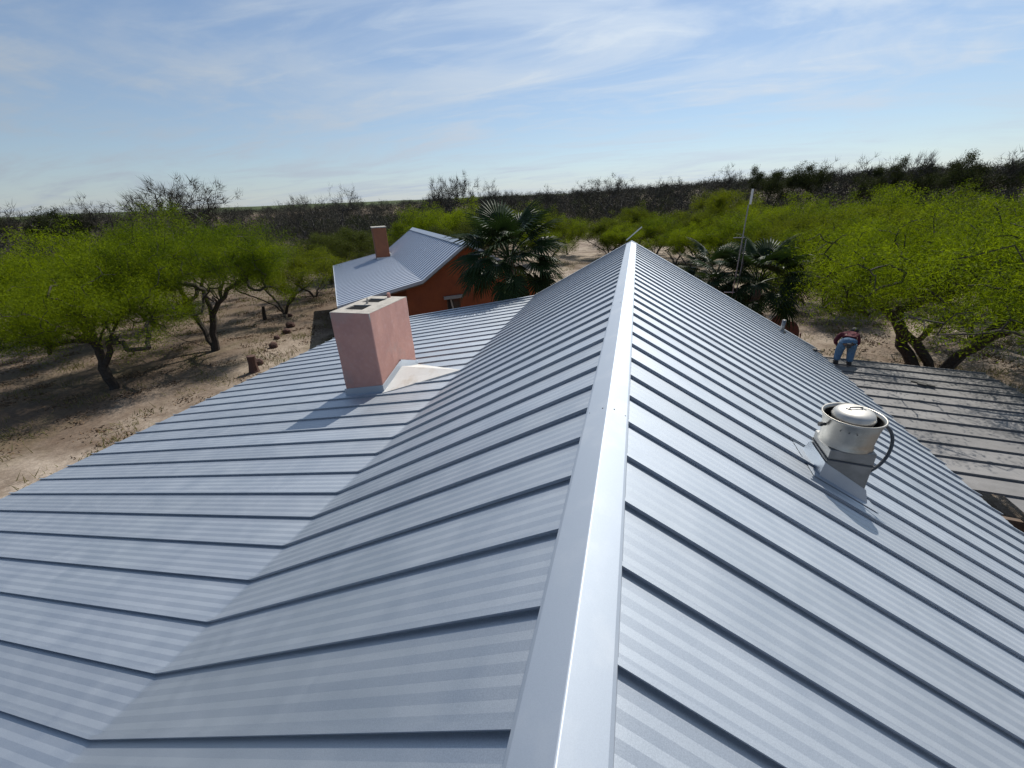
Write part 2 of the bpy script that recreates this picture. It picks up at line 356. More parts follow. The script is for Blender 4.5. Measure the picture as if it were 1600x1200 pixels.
# profile of one sheet across its width: folded seam at the near edge, then ten shallow facets
def profile(w, facets=10, hs=HS, slope=.10):
    p = [(.006, 0.0), (.006, hs*.60), (-.008, hs*.60), (-.012, hs), (.012, hs), (.012, 0.0)]
    fw = (w-.012)/facets
    for i in range(1, facets+1): p.append((.012+fw*i + (.006 if i == facets else 0), 0.0 if i % 2 == 0 else fw*slope))
    return p
def sheet(name, path, norms, prof):
    """path: points (x,z) down the slope on the seam-top plane, norms: unit normals; prof (y,h) measured from the sheet"""
    V = []; n = len(prof)
    for (x, z), nn in zip(path, norms):
        for (y, h) in prof: q = Vector((x, 0, z)) + nn*(h-HS); V.append((q.x, y, q.z))
    F = [(i*n+j, i*n+j+1, (i+1)*n+j+1, (i+1)*n+j) for i in range(len(path)-1) for j in range(n-1)]
    F.append(tuple(((len(path)-1)*n+k) for k in (0, 1, 2, 3, 4, 5)))
    return raw_mesh(name, V, F)
zB = -DB*T; zE = zB-(DE-DB)*TP
nb = (nU+nP).normalized()
pathL = [(-.045, -.045*T), (-1.0, -T), (-2.0, -2*T), (-DB+.018, zB+.018*T), (-DB, zB+.002), (-DB-.018, zB-.018*TP), (-5.2, zB-(5.2-DB)*TP), (-7.5, zB-(7.5-DB)*TP), (-DE, zE)]
normL = [nU, nU, nU, nU, nb, nP, nP, nP, nP]
pathR = [(.045, -.045*T), (1.5, -1.5*T), (3.4, -3.4*T), (DR, -DR*T)]
# roof decks (boards under the sheets) carry the sheets as sub-parts
mb = MB(); d = .07
mb.prism([(0, -d*1.2), (-DB, zB-d*1.1), (-DE+.04, zE-d*1.05), (-DE+.04, zE-d-.10), (-DB, zB-d-.15), (0, -d-.15)], YN, YF)
deckL = hpart(mb, 'roof_deck', 'wood')
mb = MB(); mb.prism([(.003, -d*1.2), (.003, -d-.15), (DR-.04, -DR*T-d-.10), (DR-.04, -DR*T-d*1.1)], YN, YF)
deckR = hpart(mb, 'roof_deck', 'wood')
meL = sheet('roof_panel', pathL, normL, profile(WS)); meL.materials.append(M['galv'])
meR = sheet('roof_panel', pathR, [nR]*4, profile(WS)); meR.materials.append(M['galv'])
rng = random.Random(4)
k = math.ceil((YN-PL)/WS)
while PL+k*WS+WS <= YF+.02:
    obj('roof_panel', meL, None, deckL, (0, PL+k*WS, rng.uniform(-.0012, .0012))); k += 1
k = math.ceil((YN-PR)/WS)
while PR+k*WS+WS <= YF+.02:
    obj('roof_panel', meR, None, deckR, (0, PR+k*WS, rng.uniform(-.0012, .0012))); k += 1
lastw = YF-(PR+k*WS)
obj('roof_panel', sheet('roof_panel', pathR, [nR]*4, profile(lastw, 4)), 'galv', deckR, (0, PR+k*WS, 0))
# rake trims at the far gable, drip edges at the eaves
mb = MB(); e = .004
mb.prism([(0, .012), (-DB, zB+.012), (-DE-.01, zE+.008), (-DE-.01, zE-.10), (-DB, zB-.10), (0, -.10)], YF+.003, YF+.035)
mb.prism([(0, .012), (-DB, zB+.012), (-DE-.01, zE+.008), (-DE-.01, zE+.002), (-DB, zB+.004), (0, .004)], YF-.06, YF+.003)
hpart(mb, 'rake_trim', 'cap')
mb = MB(); mb.prism([(.002, .012), (.002, -.10), (DR+.01, -DR*T-.10), (DR+.01, -DR*T+.010)], YF+.003, YF+.035)
mb.prism([(.002, .012), (.002, .004), (DR+.01, -DR*T+.002), (DR+.01, -DR*T+.010)], YF-.06, YF+.003)
hpart(mb, 'rake_trim', 'cap')
mb = MB(); mb.prism([(-DE+.004, zE-HS-.010), (-DE-.004, zE-.17), (-DE+.03, zE-.17), (-DE+.03, zE-HS-.006)], YN, YF); hpart(mb, 'drip_edge', 'galv')
mb = MB(); mb.prism([(DR-.004, -DR*T-HS-.012), (DR+.004, -DR*T-.15), (DR-.03, -DR*T-.15), (DR-.03, -DR*T-HS-.006)], YN, YF); hpart(mb, 'drip_edge', 'galv')
# ridge cap in lengths, each lapping the next
yj = [YN, -.55, 2.50, 5.55, 8.60, 11.65, YF+.05]
for i in range(len(yj)-1):
    a, b = yj[i], yj[i+1]+(.03 if i < len(yj)-2 else 0); dz = .003*(len(yj)-i) - .012
    c = .142; P = [(-c-.004, -c*T-.040+dz), (-c, -c*T+.006+dz), (-c+.012, -c*T+.015+dz), (-.004, .0022+dz+.0), (0, .0035+dz), (.004, .0022+dz), (c-.012, -c*T+.015+dz), (c, -c*T+.006+dz), (c+.004, -c*T-.040+dz)]
    n = len(P); V = [(x, y, z) for y in (a, b) for x, z in P]; th = -.0022
    V += [(x*(.985), y, z+th*2) for y in (a, b) for x, z in P]
    F = [(j, j+1, n+j+1, n+j) for j in range(n-1)]+[(2*n+j+1, 2*n+j, 3*n+j, 3*n+j+1) for j in range(n-1)]
    F += [(j+1, j, 2*n+j, 2*n+j+1) for j in range(n-1)]+[(n+j, n+j+1, 3*n+j+1, 3*n+j) for j in range(n-1)]
    F += [(0, n, 3*n, 2*n), (n, 0, 2*n, 3*n)][:1]
    mb = MB(); mb.add(V, F); rc = hpart(mb, 'ridge_cap', 'cap')
    if i > 0:
        for sx in (-.115, -.03, .045, .12):
            q = Vector((sx, a+.022+(0.014 if sx > 0 else 0), -abs(sx)*T+.006+dz)); s = MB()
            s.tube([q, q+Vector((0, 0, .006))], [.006, .004], 6); hpart(s, 'screw', 'rubber', parent=rc)
mb = MB(); mb.prism([(-.142, -.142*T), (0, .0), (.142, -.142*T), (.13, -.13), (-.13, -.13)], YF+.04, YF+.052); hpart(mb, 'ridge_end_plate', 'cap')
# walls, right porch
mb = MB(); wl = -DE+.5
mb.prism([(-DB-.2, GZ), (-DB-.2, zB-.30), (0, -.30), (DR-.5, -(DR-.5)*T-.28), (DR-.5, GZ)], YN+.4, YF-.4); hpart(mb, 'wall', 'orange')
for py in (-3.9, -.6, 2.8, 6.2, 9.6, 12.8):
    mb = MB(); mb.box((-DE+.35, py-.09, GZ), (-DE+.53, py+.09, zE-.16)); bevel(hpart(mb, 'porch_post', 'wood'), .015)
mb = MB(); mb.box((-DE+.34, YN+.1, zE-.30), (-DE+.54, YF-.1, zE-.10)); hpart(mb, 'porch_beam', 'wood')
# right porch roof: older, greyer sheets half a metre wide
SP = .06; ZP = -3.12; XE = 9.15; WP = .492; YP0 = 6.87
def zp(x): return ZP-SP*(x-DR)
nQ = Vector((SP, 0, 1)).normalized()
pp = MB()
for x in (6.3, 7.7, 9.0): pp.box((x, YN, zp(x)-.22), (x+.09, YP0+12.1*WP, zp(x)-.075))
porch = hpart(pp, 'porch_frame', 'wood')
for y in (2.2, 3.6, 5.0, 6.4, 7.8, 9.2, 10.6, 12.0):
    s = MB(); s.hexa([(DR-.35, y, zp(DR)-.30), (XE-.1, y, zp(XE)-.38), (XE-.1, y+.07, zp(XE)-.38), (DR-.35, y+.07, zp(DR)-.30), (DR-.35, y, zp(DR)-.10), (XE-.1, y, zp(XE)-.225), (XE-.1, y+.07, zp(XE)-.225), (DR-.35, y+.07, zp(DR)-.10)])
    hpart(s, 'rafter', 'wood', parent=porch)
def psheet(x0): 
    pa = [(x0, zp(x0)), (7.2, zp(7.2)), (XE, zp(XE))]
    pr = [(0, 0), (-.004, HS*.6), (-.008, HS+.006), (.016, HS+.006), (.012, HS*.6), (.014, 0)] + [(.014+(WP-.014)*i/6, 0 if i % 2 == 0 else .0025) for i in range(1, 7)]
    me = sheet('porch_panel', pa, [nQ]*3, pr); me.materials.append(M['galv_old']); return me
mA = psheet(DR-.22); mBn = psheet(DR+.48)
rng = random.Random(9)
for k in range(-8, 12):
    obj('porch_panel', mA if k >= 0 else mBn, None, porch, (rng.uniform(-.015, .015), YP0+k*WP, rng.uniform(-.002, .002)))
mb = MB(); yq = YP0+12*WP; mb.prism([(DR-.2, zp(DR-.2)-.0), (DR-.2, zp(DR)-.05), (XE, zp(XE)-.05), (XE, zp(XE))], yq-.004, yq+.02); hpart(mb, 'edge_seam', 'galv_old')
for py in (2.0, 5.6, 9.2, 12.4):
    mb = MB(); mb.box((8.95, py-.08, GZ), (9.11, py+.08, zp(9)-.2)); bevel(hpart(mb, 'porch_post', 'wood'), .015)
# chimney with flashing, mortar top, two flues and a saddle behind it
cx0, cx1, cy0, cy1, czt = -5.11, -4.265, 6.085, 7.44, -.438
zr = lambda x: zB-(-x-DB)*TP-HS
mb = MB()
nz = 9
def ring(z, tpr): return [(cx0+tpr, cy0+tpr, z), (cx1-tpr, cy0+tpr, z), (cx1-tpr, cy1-tpr, z), (cx0+tpr, cy1-tpr, z)]
rs = random.Random(2); V = []
N = 8
for iz in range(nz+1):
    f = iz/nz; z = -2.35+(czt+2.35)*f
    cor = ring(z, .010*f)
    for s in range(4):
        a, b = Vector(cor[s]), Vector(cor[(s+1) % 4])
        for j in range(N): V.append(a.lerp(b, j/N)+Vector((rs.uniform(-.005, .005), rs.uniform(-.005, .005), 0)))
L4 = 4*N
F = [(i*L4+j, i*L4+(j+1) % L4, (i+1)*L4+(j+1) % L4, (i+1)*L4+j) for i in range(nz) for j in range(L4)]
mb.add(V, F); chim = hpart(mb, 'chimney', 'plaster'); bevel(chim, .022, 2); chim['label'] = 'pink plastered chimney stack rising through the left roof slope'
mb = MB()
tx0, tx1, ty0, ty1 = cx0+.012, cx1-.012, cy0+.012, cy1-.012; zt = czt
fl = [(-4.93, -4.55, 6.30, 6.62), (-4.93, -4.55, 6.84, 7.16)]
xs = [tx0+.002, -4.93, -4.55, tx1-.002]; ys = [ty0+.002, 6.30, 6.62, 6.84, 7.16, ty1-.002]
rs = random.Random(5)
for i in range(3):
    for j in range(5):
        if i == 1 and j in (1, 3): continue
        zz = lambda x, y: zt+.035 - .03*max(abs(x-(tx0+tx1)/2)/.4, abs(y-(ty0+ty1)/2)/.66)
        c4 = [(xs[i], ys[j]), (xs[i+1], ys[j]), (xs[i+1], ys[j+1]), (xs[i], ys[j+1])]
        mb.hexa([(x, y, zt-.25) for x, y in c4]+[(x, y, zz(x, y)) for x, y in c4])
hpart(mb, 'mortar_cap', 'crown', parent=chim)
for a, b, c, d_ in fl:
    s = MB(); s.box((a+.002, c+.002, zt-.24), (b-.002, d_-.002, zt-.005)); hpart(s, 'flue_dark_fill', 'dark', parent=chim)  # near-black block plugs the flue, painting the shade inside the hole
s = MB(); s.tube([(-4.72, 6.73, zt+.0), (-4.71, 6.73, zt+.10), (-4.70, 6.72, zt+.135)], [.022, .018, .006], 6); s.tube([(-4.74, 6.75, zt), (-4.745, 6.75, zt+.07)], [.018, .014], 6); hpart(s, 'mortar_stub', 'crown', parent=chim)
s = MB(); s.tube([(-4.60, 7.30, zt-.02), (-4.60, 7.30, zt+.10), (-4.60, 7.30, zt+.105)], [.035, .034, .02], 10); hpart(s, 'clay_pipe', 'plaster', parent=chim)
s = MB(); g_ = .014
for (a, b) in (((cx0-g_, cy0-g_), (cx1+g_, cy0-g_)),):
    s.hexa([(cx0-g_, cy0-g_, zr(cx0)-.02), (cx1+g_, cy0-g_, zr(cx1)-.02), (cx1+g_, cy0+.0, zr(cx1)-.02), (cx0-g_, cy0, zr(cx0)-.02), (cx0-g_, cy0-g_, zr(cx0)+.15), (cx1+g_, cy0-g_, zr(cx1)+.15), (cx1+g_, cy0+.0, zr(cx1)+.15), (cx0-g_, cy0, zr(cx0)+.15)])
s.hexa([(cx0-g_, cy0, zr(cx0)-.02), (cx0+.0, cy0, zr(cx0)-.02), (cx0, cy1, zr(cx0)-.02), (cx0-g_, cy1, zr(cx0)-.02), (cx0-g_, cy0, zr(cx0)+.12), (cx0, cy0, zr(cx0)+.12), (cx0, cy1, zr(cx0)+.12), (cx0-g_, cy1, zr(cx0)+.12)])
s.hexa([(cx0-.02, cy0-.16, zr(cx0)+.0), (cx1+.02, cy0-.16, zr(cx1)+.0), (cx1+.02, cy0, zr(cx1)), (cx0-.02, cy0, zr(cx0)), (cx0-.02, cy0-.16, zr(cx0)+.012), (cx1+.02, cy0-.16, zr(cx1)+.012), (cx1+.02, cy0, zr(cx1)+.014), (cx0-.02, cy0, zr(cx0)+.014)])
hpart(s, 'flashing', 'galv', parent=chim)
# upslope flashing follows the saddle
ya, ym, yb = cy0-.015, 6.80, cy1+.015; xa = cx1+.003; xo = cx1+.022
zA, zM, zBk = zr(cx1)+.0, -1.70, zr(cx1)
s = MB()
for (y0, z0, y1, z1) in ((ya, zA, ym, zM), (ym, zM, yb, zBk)):
    s.hexa([(xa, y0, z0-.05), (xo, y0, z0-.05), (xo, y1, z1-.05), (xa, y1, z1-.05), (xa, y0, z0+.145), (xo, y0, z0+.145), (xo, y1, z1+.125), (xa, y1, z1+.125)])
hpart(s, 'flashing', 'cap', parent=chim)
Pm = Vector((cx1, ym, zM)); Ee = Vector((-2.93, 6.73, -1.655)); Af = Vector((cx1, ya-.06, zA+.012)); Bb = Vector((cx1, yb+.03, zBk+.02)); 
V = []; nn = 9
for i in range(nn):
    f = i/(nn-1)
    a = Af.lerp(Ee, f); p = Pm.lerp(Ee, f); b = Bb.lerp(Ee, f)
    ap = a.copy(); ap.z -= .10; bp = b.copy(); bp.z -= .10
    V += [ap, a, a.lerp(p, .5)+Vector((0, 0, -.01*(1-f))), p, p.lerp(b, .5)+Vector((0, 0, -.012*(1-f))), b, bp]
F = [(i*7+j, i*7+j+1, (i+1)*7+j+1, (i+1)*7+j) for i in range(nn-1) for j in range(6)]
s = MB(); s.add(V, F); sad = hpart(s, 'saddle_sheet', 'sealant', parent=chim); sad['label'] = 'pale dirty sheet-metal saddle on the upslope side of the chimney'
# vent pipe
s = MB(); px, py = 4.20, 12.55; s.tube([(px, py, -px*T-.06), (px, py, -2.05)], [.05, .05], 14); s.tube([(px, py, -px*T-.04), (px, py, -px*T+.05)], [.11, .055], 14)
hpart(s, 'vent_pipe', 'curb', smooth=True)

# bar leaning across the far end of the ridge
mb = MB(); q0, q1 = Vector((-.15, YF+.08, .012)), Vector((.26, YF+.10, .375)); mb.tube([q0, q1], [.017, .017], 4)
tag(mb.build('trim_bar', 'white'), 'thin pale bar sticking up at the far end of the near roof ridge', 'bar')

# ------------------------------------------------------------------ exhaust fan on the right slope
FX, FY = 2.05, 3.83
fan = empty('exhaust_fan', (FX, FY, -FX*T), label='round aluminium exhaust fan with domed lid on the right roof slope', cat='exhaust fan')
zro = lambda dx: -dx*T-HS
s = MB(); a = .175; b = .18
ztop = .345
s.hexa([(-a, -b, zro(-a)), (a, -b, zro(a)), (a, b, zro(a)), (-a, b, zro(-a)), (-a*.98, -b*.98, ztop), (a*.98, -b*.98, ztop), (a*.98, b*.98, ztop), (-a*.98, b*.98, ztop)])
bevel(s.build('curb', 'curb', fan), .006)
s = MB(); w_ = .215
s.hexa([(-w_, -w_, zro(-w_)-.0), (w_, -w_, zro(w_)), (w_, w_, zro(w_)), (-w_, w_, zro(-w_)), (-w_+.03, -w_+.03, zro(-w_)+.13), (w_-.03, -w_+.03, zro(w_)+.13), (w_-.03, w_-.03, zro(w_)+.13), (-w_+.03, w_-.03, zro(-w_)+.13)])
s.build('base_flashing', 'galv', fan)
s = MB(); w_ = .28
s.hexa([(-w_, -w_, zro(-w_)+.004), (w_, -w_, zro(w_)+.004), (w_, w_, zro(w_)+.004), (-w_, w_, zro(-w_)+.004), (-w_, -w_, zro(-w_)+.010), (w_, -w_, zro(w_)+.010), (w_, w_, zro(w_)+.010), (-w_, w_, zro(-w_)+.010)])
s.build('base_sheet', 'galv', fan)
s = MB(); a += .004; s.tube([(-a, -b-.004, .25), (a, -b-.004, .22), (a, b+.004, .22), (-a, b+.004, .25), (-a, -b-.004, .25)], [.007]*5, 6); s.build('strap', 'rubber', fan)
s = MB(); z0 = .330
s.lathe([(.165, z0), (.202, z0+.008), (.205, z0+.022), (.196, z0+.034), (.200, z0+.10), (.208, z0+.19), (.220, z0+.262), (.234, z0+.279), (.231, z0+.292), (.220, z0+.289), (.207, z0+.262), (.190, z0+.14), (.15, z0+.10), (0.001, z0+.10)], n=56)
s.build('drum', 'alu', fan, smooth=True)
s = MB(); s.lathe([(.207, z0+.260), (.191, z0+.145), (.155, z0+.103), (.02, z0+.103)], n=48)
for v in range(len(s.V)): x, y, z = s.V[v]; s.V[v] = (x*.992, y*.992, z+.004)
s.build('throat_dark_lining', 'dark', fan, smooth=True)  # near-black liner over the drum's inner wall, its shade painted on
s = MB(); c0 = z0+.255
s.lathe([(.10, c0-.08), (.150, c0-.03), (.154, c0+.010), (.160, c0+.018), (.155, c0+.026), (.150, c0+.050), (.136, c0+.070), (.10, c0+.084), (.055, c0+.090), (.001, c0+.092)], n=56)
lid = s.build('lid', 'alu_cap', fan, smooth=True)
s = MB(); hz = c0+.087; s.tube([(-.05, -.01, hz), (-.05, -.01, hz+.02), (.05, .01, hz+.02), (.05, .01, hz)], [.006]*4, 6); s.tube([(-.075, .0, hz+.001), (-.045, -.03, hz+.004)], .007, 6); s.tube([(.045, .03, hz+.004), (.075, 0, hz+.001)], .007, 6); s.build('handle', 'curb', lid)
s = MB(); s.tube([(-.21, -.05, z0+.20), (-.25, -.065, z0+.205)], [.014, .014], 8); s.tube([(-.245, -.064, z0+.205), (-.27, -.07, z0+.205)], [.021, .019], 8); s.build('latch_knob', 'tool', fan)
for an in (-2.28, -2.0, -1.75):
    s = MB(); r_ = .216; s.tube([(r_*math.cos(an), r_*math.sin(an), z0+.205), ((r_+.006)*math.cos(an), (r_+.006)*math.sin(an), z0+.206)], .005, 6); s.build('rivet', 'rubber', fan)
s = MB(); cpts = []
P0, P1, P2, P3 = Vector((.205, .02, z0+.21)), Vector((.40, .05, z0+.20)), Vector((.38, -.06, z0-.12)), Vector((.172, -.12, .12))
for i in range(17):
    t = i/16; cpts.append((1-t)**3*P0+3*t*(1-t)**2*P1+3*t*t*(1-t)*P2+t**3*P3)
s.tube(cpts, [.014]*17, 8); s.build('conduit', 'rubber', fan, smooth=True)

# ------------------------------------------------------------------ orange house
H2 = empty('orange_house', (-12.32, 15.20, GZ), R(38.04), label='orange stucco house with light metal roof and chimney beyond the near roof', cat='house')
ez, bx_, bz, rx_, rz_, qx, qz, LD = 2.80, 3.86, 3.52, 6.15, 5.06, 10.2, 2.70, 14.43
def plate(path, y0, y1, th):
    s = MB(); n = len(path); s.prism([(x, z) for x, z in path]+[(x, z-th) for x, z in reversed(path)], y0, y1); return s
dk = plate([(0.03, ez-.03), (bx_, bz-.03), (rx_-.003, rz_-.03)], .02, LD-.02, .14).build('roof_deck', 'wood', H2)
dk2 = plate([(rx_+.003, rz_-.03), (qx-.03, qz-.03)], .02, LD-.02, .14).build('roof_deck', 'wood', H2)
w2 = LD/35; HS2 = .04
def nrm(a, b): d_ = Vector((b[0]-a[0], 0, b[1]-a[1])).normalized(); n_ = Vector((-d_.z, 0, d_.x)); return n_ if n_.z > 0 else -n_
n1 = nrm((0, ez), (bx_, bz)); n2 = nrm((bx_, bz), (rx_, rz_)); n3 = nrm((rx_, rz_), (qx, qz)); nm = (n1+n2).normalized()
def sheet2(path, norms, w):
    pr = [(0, 0), (-.004, HS2), (.02, HS2), (.022, 0), (.5*w, .004), (w, 0)]
    V = []; n = len(pr)
    for (x, z), nn in zip(path, norms):
        for (y, h) in pr: q = Vector((x, 0, z))+nn*h; V.append((q.x, y, q.z))
    me = raw_mesh('roof_panel', V, [(i*n+j, i*n+j+1, (i+1)*n+j+1, (i+1)*n+j) for i in range(len(path)-1) for j in range(n-1)]); me.materials.append(M['galv_far']); return me
mL = sheet2([(0, ez), (bx_-.06, bz-.06*.187), (bx_, bz), (bx_+.06, bz+.06*.67), (rx_-.02, rz_-.015)], [n1, n1, nm, n2, n2], w2)
mR = sheet2([(rx_+.02, rz_-.012), (qx, qz)], [n3, n3], w2)
for k in range(35):
    obj('roof_panel', mL, None, dk, (0, k*w2, 0)); obj('roof_panel', mR, None, dk2, (0, k*w2, 0))
s = MB(); s.prism([(rx_-.24, rz_-.10), (rx_, rz_+.065), (rx_+.24, rz_-.075), (rx_+.24, rz_-.10), (rx_, rz_+.04), (rx_-.24, rz_-.125)], -.03, LD+.03); s.build('ridge_cap', 'cap', H2)
for y0, y1 in ((-.03, -.003), (LD+.003, LD+.03)):
    s = MB(); s.prism([(-.01, ez+.05), (bx_, bz+.05), (rx_-.03, rz_+.03), (rx_-.03, rz_-.12), (bx_, bz-.10), (-.01, ez-.10)], y0, y1); s.build('rake_trim', 'cap', H2)
    s = MB(); s.prism([(rx_+.03, rz_+.03), (qx+.01, qz+.05), (qx+.01, qz-.10), (rx_+.03, rz_-.12)], y0, y1); s.build('rake_trim', 'cap', H2)
s = MB(); s.box((-.03, -.02, ez-.14), (.0, LD, ez+.045)); s.build('drip_edge', 'cap', H2)
# gable wall with a window opening
WX0, WX1, GY = 3.1, 9.85, .38
wx0, wx1, wz0, wz1 = 4.98, 5.66, 1.25, 2.46
def roofz(x): return (ez+(bz-ez)*x/bx_ if x < bx_ else bz+(rz_-bz)*(x-bx_)/(rx_-bx_) if x < rx_ else rz_+(qz-rz_)*(x-rx_)/(qx-rx_))-.19
s = MB()
def col_(x0, x1, z0, z1=None):
    xs_ = sorted({x0, x1, *[x for x in (bx_, rx_) if x0 < x < x1]})
    top = [(x, roofz(x) if z1 is None else z1) for x in reversed(xs_)]
    s.prism([(x0, z0), (x1, z0)]+top, GY, GY+.25)
col_(WX0, wx0, 0); col_(wx1, WX1, 0); col_(wx0, wx1, 0, wz0); col_(wx0, wx1, wz1+.001)
s.box((WX0, GY+.25, 0), (WX0+.22, LD-.4, roofz(WX0)+.0)); s.box((WX1-.22, GY+.25, 0), (WX1, LD-.4, roofz(WX1)-.0)); s.box((WX0+.22, LD-.65, 0), (WX1-.22, LD-.4, roofz(WX1)))
s.build('wall', 'orange', H2)
s = MB(); t_ = .06
s.box((wx0, GY+.09, wz0), (wx0+t_, GY+.17, wz1)); s.box((wx1-t_, GY+.09, wz0), (wx1, GY+.17, wz1)); s.box((wx0+t_, GY+.09, wz1-t_), (wx1-t_, GY+.17, wz1)); s.box((wx0+t_, GY+.09, wz0), (wx1-t_, GY+.17, wz0+t_))
win = s.build('window', 'wood', H2)
s = MB(); s.box((wx0+t_, GY+.12, wz0+t_), (wx1-t_, GY+.135, wz1-t_)); s.build('pane', 'glass', win)
s = MB(); s.hexa([(wx0+.30, GY+.10, wz0+.5), (wx0+.38, GY+.10, wz0+.5), (wx0+.38, GY+.115, wz0+.5), (wx0+.30, GY+.115, wz0+.5), (wx0+.20, GY+.10, wz1-.07), (wx0+.27, GY+.10, wz1-.07), (wx0+.27, GY+.115, wz1-.07), (wx0+.20, GY+.115, wz1-.07)]); s.build('curtain', 'curtain', win)
s = MB(); s.box((wx0-.14, GY-.10, wz1+.002), (wx1+.14, GY+.0, wz1+.15)); s.build('lintel', 'concrete', win)
for y_ in (.5, 4.8, 9.2, 13.6):
    s = MB(); s.box((.35, y_, 0), (.50, y_+.15, ez+.0)); s.build('porch_post', 'wood', H2)
s = MB(); s.box((.33, .3, ez-.20), (.53, LD-.3, ez-.06)); s.build('porch_beam', 'wood', H2)
s = MB(); s.box((10.05, .2, 0), (10.17, .32, qz-.15)); s.build('porch_post', 'wood', H2)
s = MB(); s.box((2.92, 11.1, 3.1), (3.80, 12.15, 5.40)); c2 = s.build('chimney', 'orange2', H2); bevel(c2, .02); c2['label'] = 'square terracotta chimney on the far orange house'
s = MB(); s.box((2.88, 11.06, 5.401), (3.84, 12.19, 5.46)); s.build('mortar_cap', 'crown', c2)
s = MB(); s.box((3.803, 11.06, 3.3), (3.86, 12.15, 3.72)); s.box((2.88, 11.05, 3.2), (3.84, 11.097, 3.50)); s.build('flashing', 'sealant', c2)

# ------------------------------------------------------------------ antenna mast
mx_, my_ = 3.75, 17.0
mast = empty('antenna_mast', (mx_, my_, GZ), label='slim grey antenna mast with crossbars and white box on top', cat='antenna')
s = MB(); s.tube([(0, 0, 0), (0, 0, 6.35)], [.024, .02], 8); s.build('pole', 'steel', mast)
s = MB(); s.box((.02, -.04, 6.36), (.075, .04, 6.84)); s.build('antenna_box', 'white', mast)
for z in (5.28, 3.35):
    s = MB(); s.tube([(-.30, 0, z), (.06, 0, z)], .018, 6); s.build('crossbar', 'white' if z < 4 else 'steel', mast)
s = MB(); s.tube([(.15, .1, 0), (.15, .1, 5.2)], .016, 6); s.build('stay_pipe', 'steel', mast)
s = MB(); s.tube([(.02, 0, 5.1), (.20, .1, 4.4), (.10, .05, 3.3)], .010, 5); s.build('cable', 'rubber', mast)

# ------------------------------------------------------------------ palms
def fan_frond(seed, dead=False):
    r_ = random.Random(seed); mb = MB(); nP_ = 9; pts = []
    Lp = 1.05
    for i in range(nP_): t = i/(nP_-1); pts.append(Vector((Lp*t, 0, .10*t-(.30 if not dead else .5)*t*t)))
    mb.tube(pts, [.022-.012*i/nP_ for i in range(nP_)], 4)
    tip = pts[-1]; d0 = (pts[-1]-pts[-2]).normalized(); up = Vector((0, 1, 0)).cross(d0)*-1
    nl = 30
    for j in range(nl):
        th = R(-128+256*j/(nl-1)); L = (.92-.28*abs(th)/R(128))*r_.uniform(.9, 1.06)
        dr = (d0*math.cos(th)+Vector((0, 1, 0))*math.sin(th)).normalized()
        sd = (Vector((0, 1, 0))*math.cos(th)-d0*math.sin(th)); z_ = Vector((0, 0, 1))
        wd = .034; cone = .22
        a0 = tip; row = []
        for t, wf in ((0, .25), (.35, .8), (.65, 1.0), (.86, .55), (1, .05)):
            p = a0+dr*(L*t)+up*(cone*t*(1-.5*t)*.8) - z_*((.55 if not dead else .9)*max(0, t-.35)**1.7*r_.uniform(.7, 1.3))
            fold = up*(.018*wf*(1 if t > 0 else 0))
            row += [p-sd*wd*wf+fold, p, p+sd*wd*wf+fold]
        F = []
        for q in range(4):
            b_ = q*3; F += [(b_, b_+1, b_+4, b_+3), (b_+1, b_+2, b_+5, b_+4)]
        mb.add(row, F)
    me = raw_mesh('frond', mb.V, mb.F); me.materials.append(M['deadfrond' if dead else 'frond']); return me
FR = [fan_frond(i) for i in range(4)]; FD = [fan_frond(10+i, True) for i in range(2)]
def palm(loc, h, nf, sc_, seed, label, ndead=8, lean=(0, 0)):
    r_ = random.Random(seed); root = empty('fan_palm', loc, 0, label, 'palm tree', 'fan palms')
    mb = MB(); n = 26; pts = [(lean[0]*(i/n)**2, lean[1]*(i/n)**2, h*i/n) for i in range(n+1)]
    mb.tube(pts, [.17+.05*(1-i/n)**3+(.016 if i % 2 else 0)+r_.uniform(-.008, .008) for i in range(n+1)], 12); mb.build('trunk', 'palmtrunk', root, smooth=False)
    for i in range(nf):
        f = (i+.5)/nf; el = R(82-118*f**.85+r_.uniform(-8, 8)); az = i*2.39996+r_.uniform(-.25, .25)
        o = obj('frond', r_.choice(FR), None, root)
        o.location = (lean[0]+.10*math.cos(az), lean[1]+.10*math.sin(az), h-.10+.28*(1-f)); k = sc_*r_.uniform(.88, 1.1); o.scale = (k, k, k)
        o.rotation_euler = (Matrix.Rotation(az, 3, 'Z') @ Matrix.Rotation(-el, 3, 'Y') @ Matrix.Rotation(r_.uniform(-.5, .5), 3, 'X')).to_euler()
    for i in range(ndead):
        az = i*2.4+r_.uniform(-.3, .3); o = obj('dead_frond', r_.choice(FD), None, root); k = sc_*r_.uniform(.75, .95); o.scale = (k, k, k)
        o.location = (lean[0]+.12*math.cos(az), lean[1]+.12*math.sin(az), h-.35-.4*r_.random())
        o.rotation_euler = (Matrix.Rotation(az, 3, 'Z') @ Matrix.Rotation(R(62+r_.uniform(-8, 14)), 3, 'Y')).to_euler()
    return root
palm((-4.5, 15.6, GZ), 4.75, 40, 1.12, 3, 'fan palm in front of the orange house gable', 9, (.05, 0))
palm((4.75, 18.0, GZ), 3.45, 36, .95, 8, 'dark fan palm beside the antenna mast', 7, (.05, 0))
palm((3.35, 18.6, GZ), 3.55, 28, .85, 12, 'lower dark fan palm left of the antenna mast, behind the roof slope', 5)

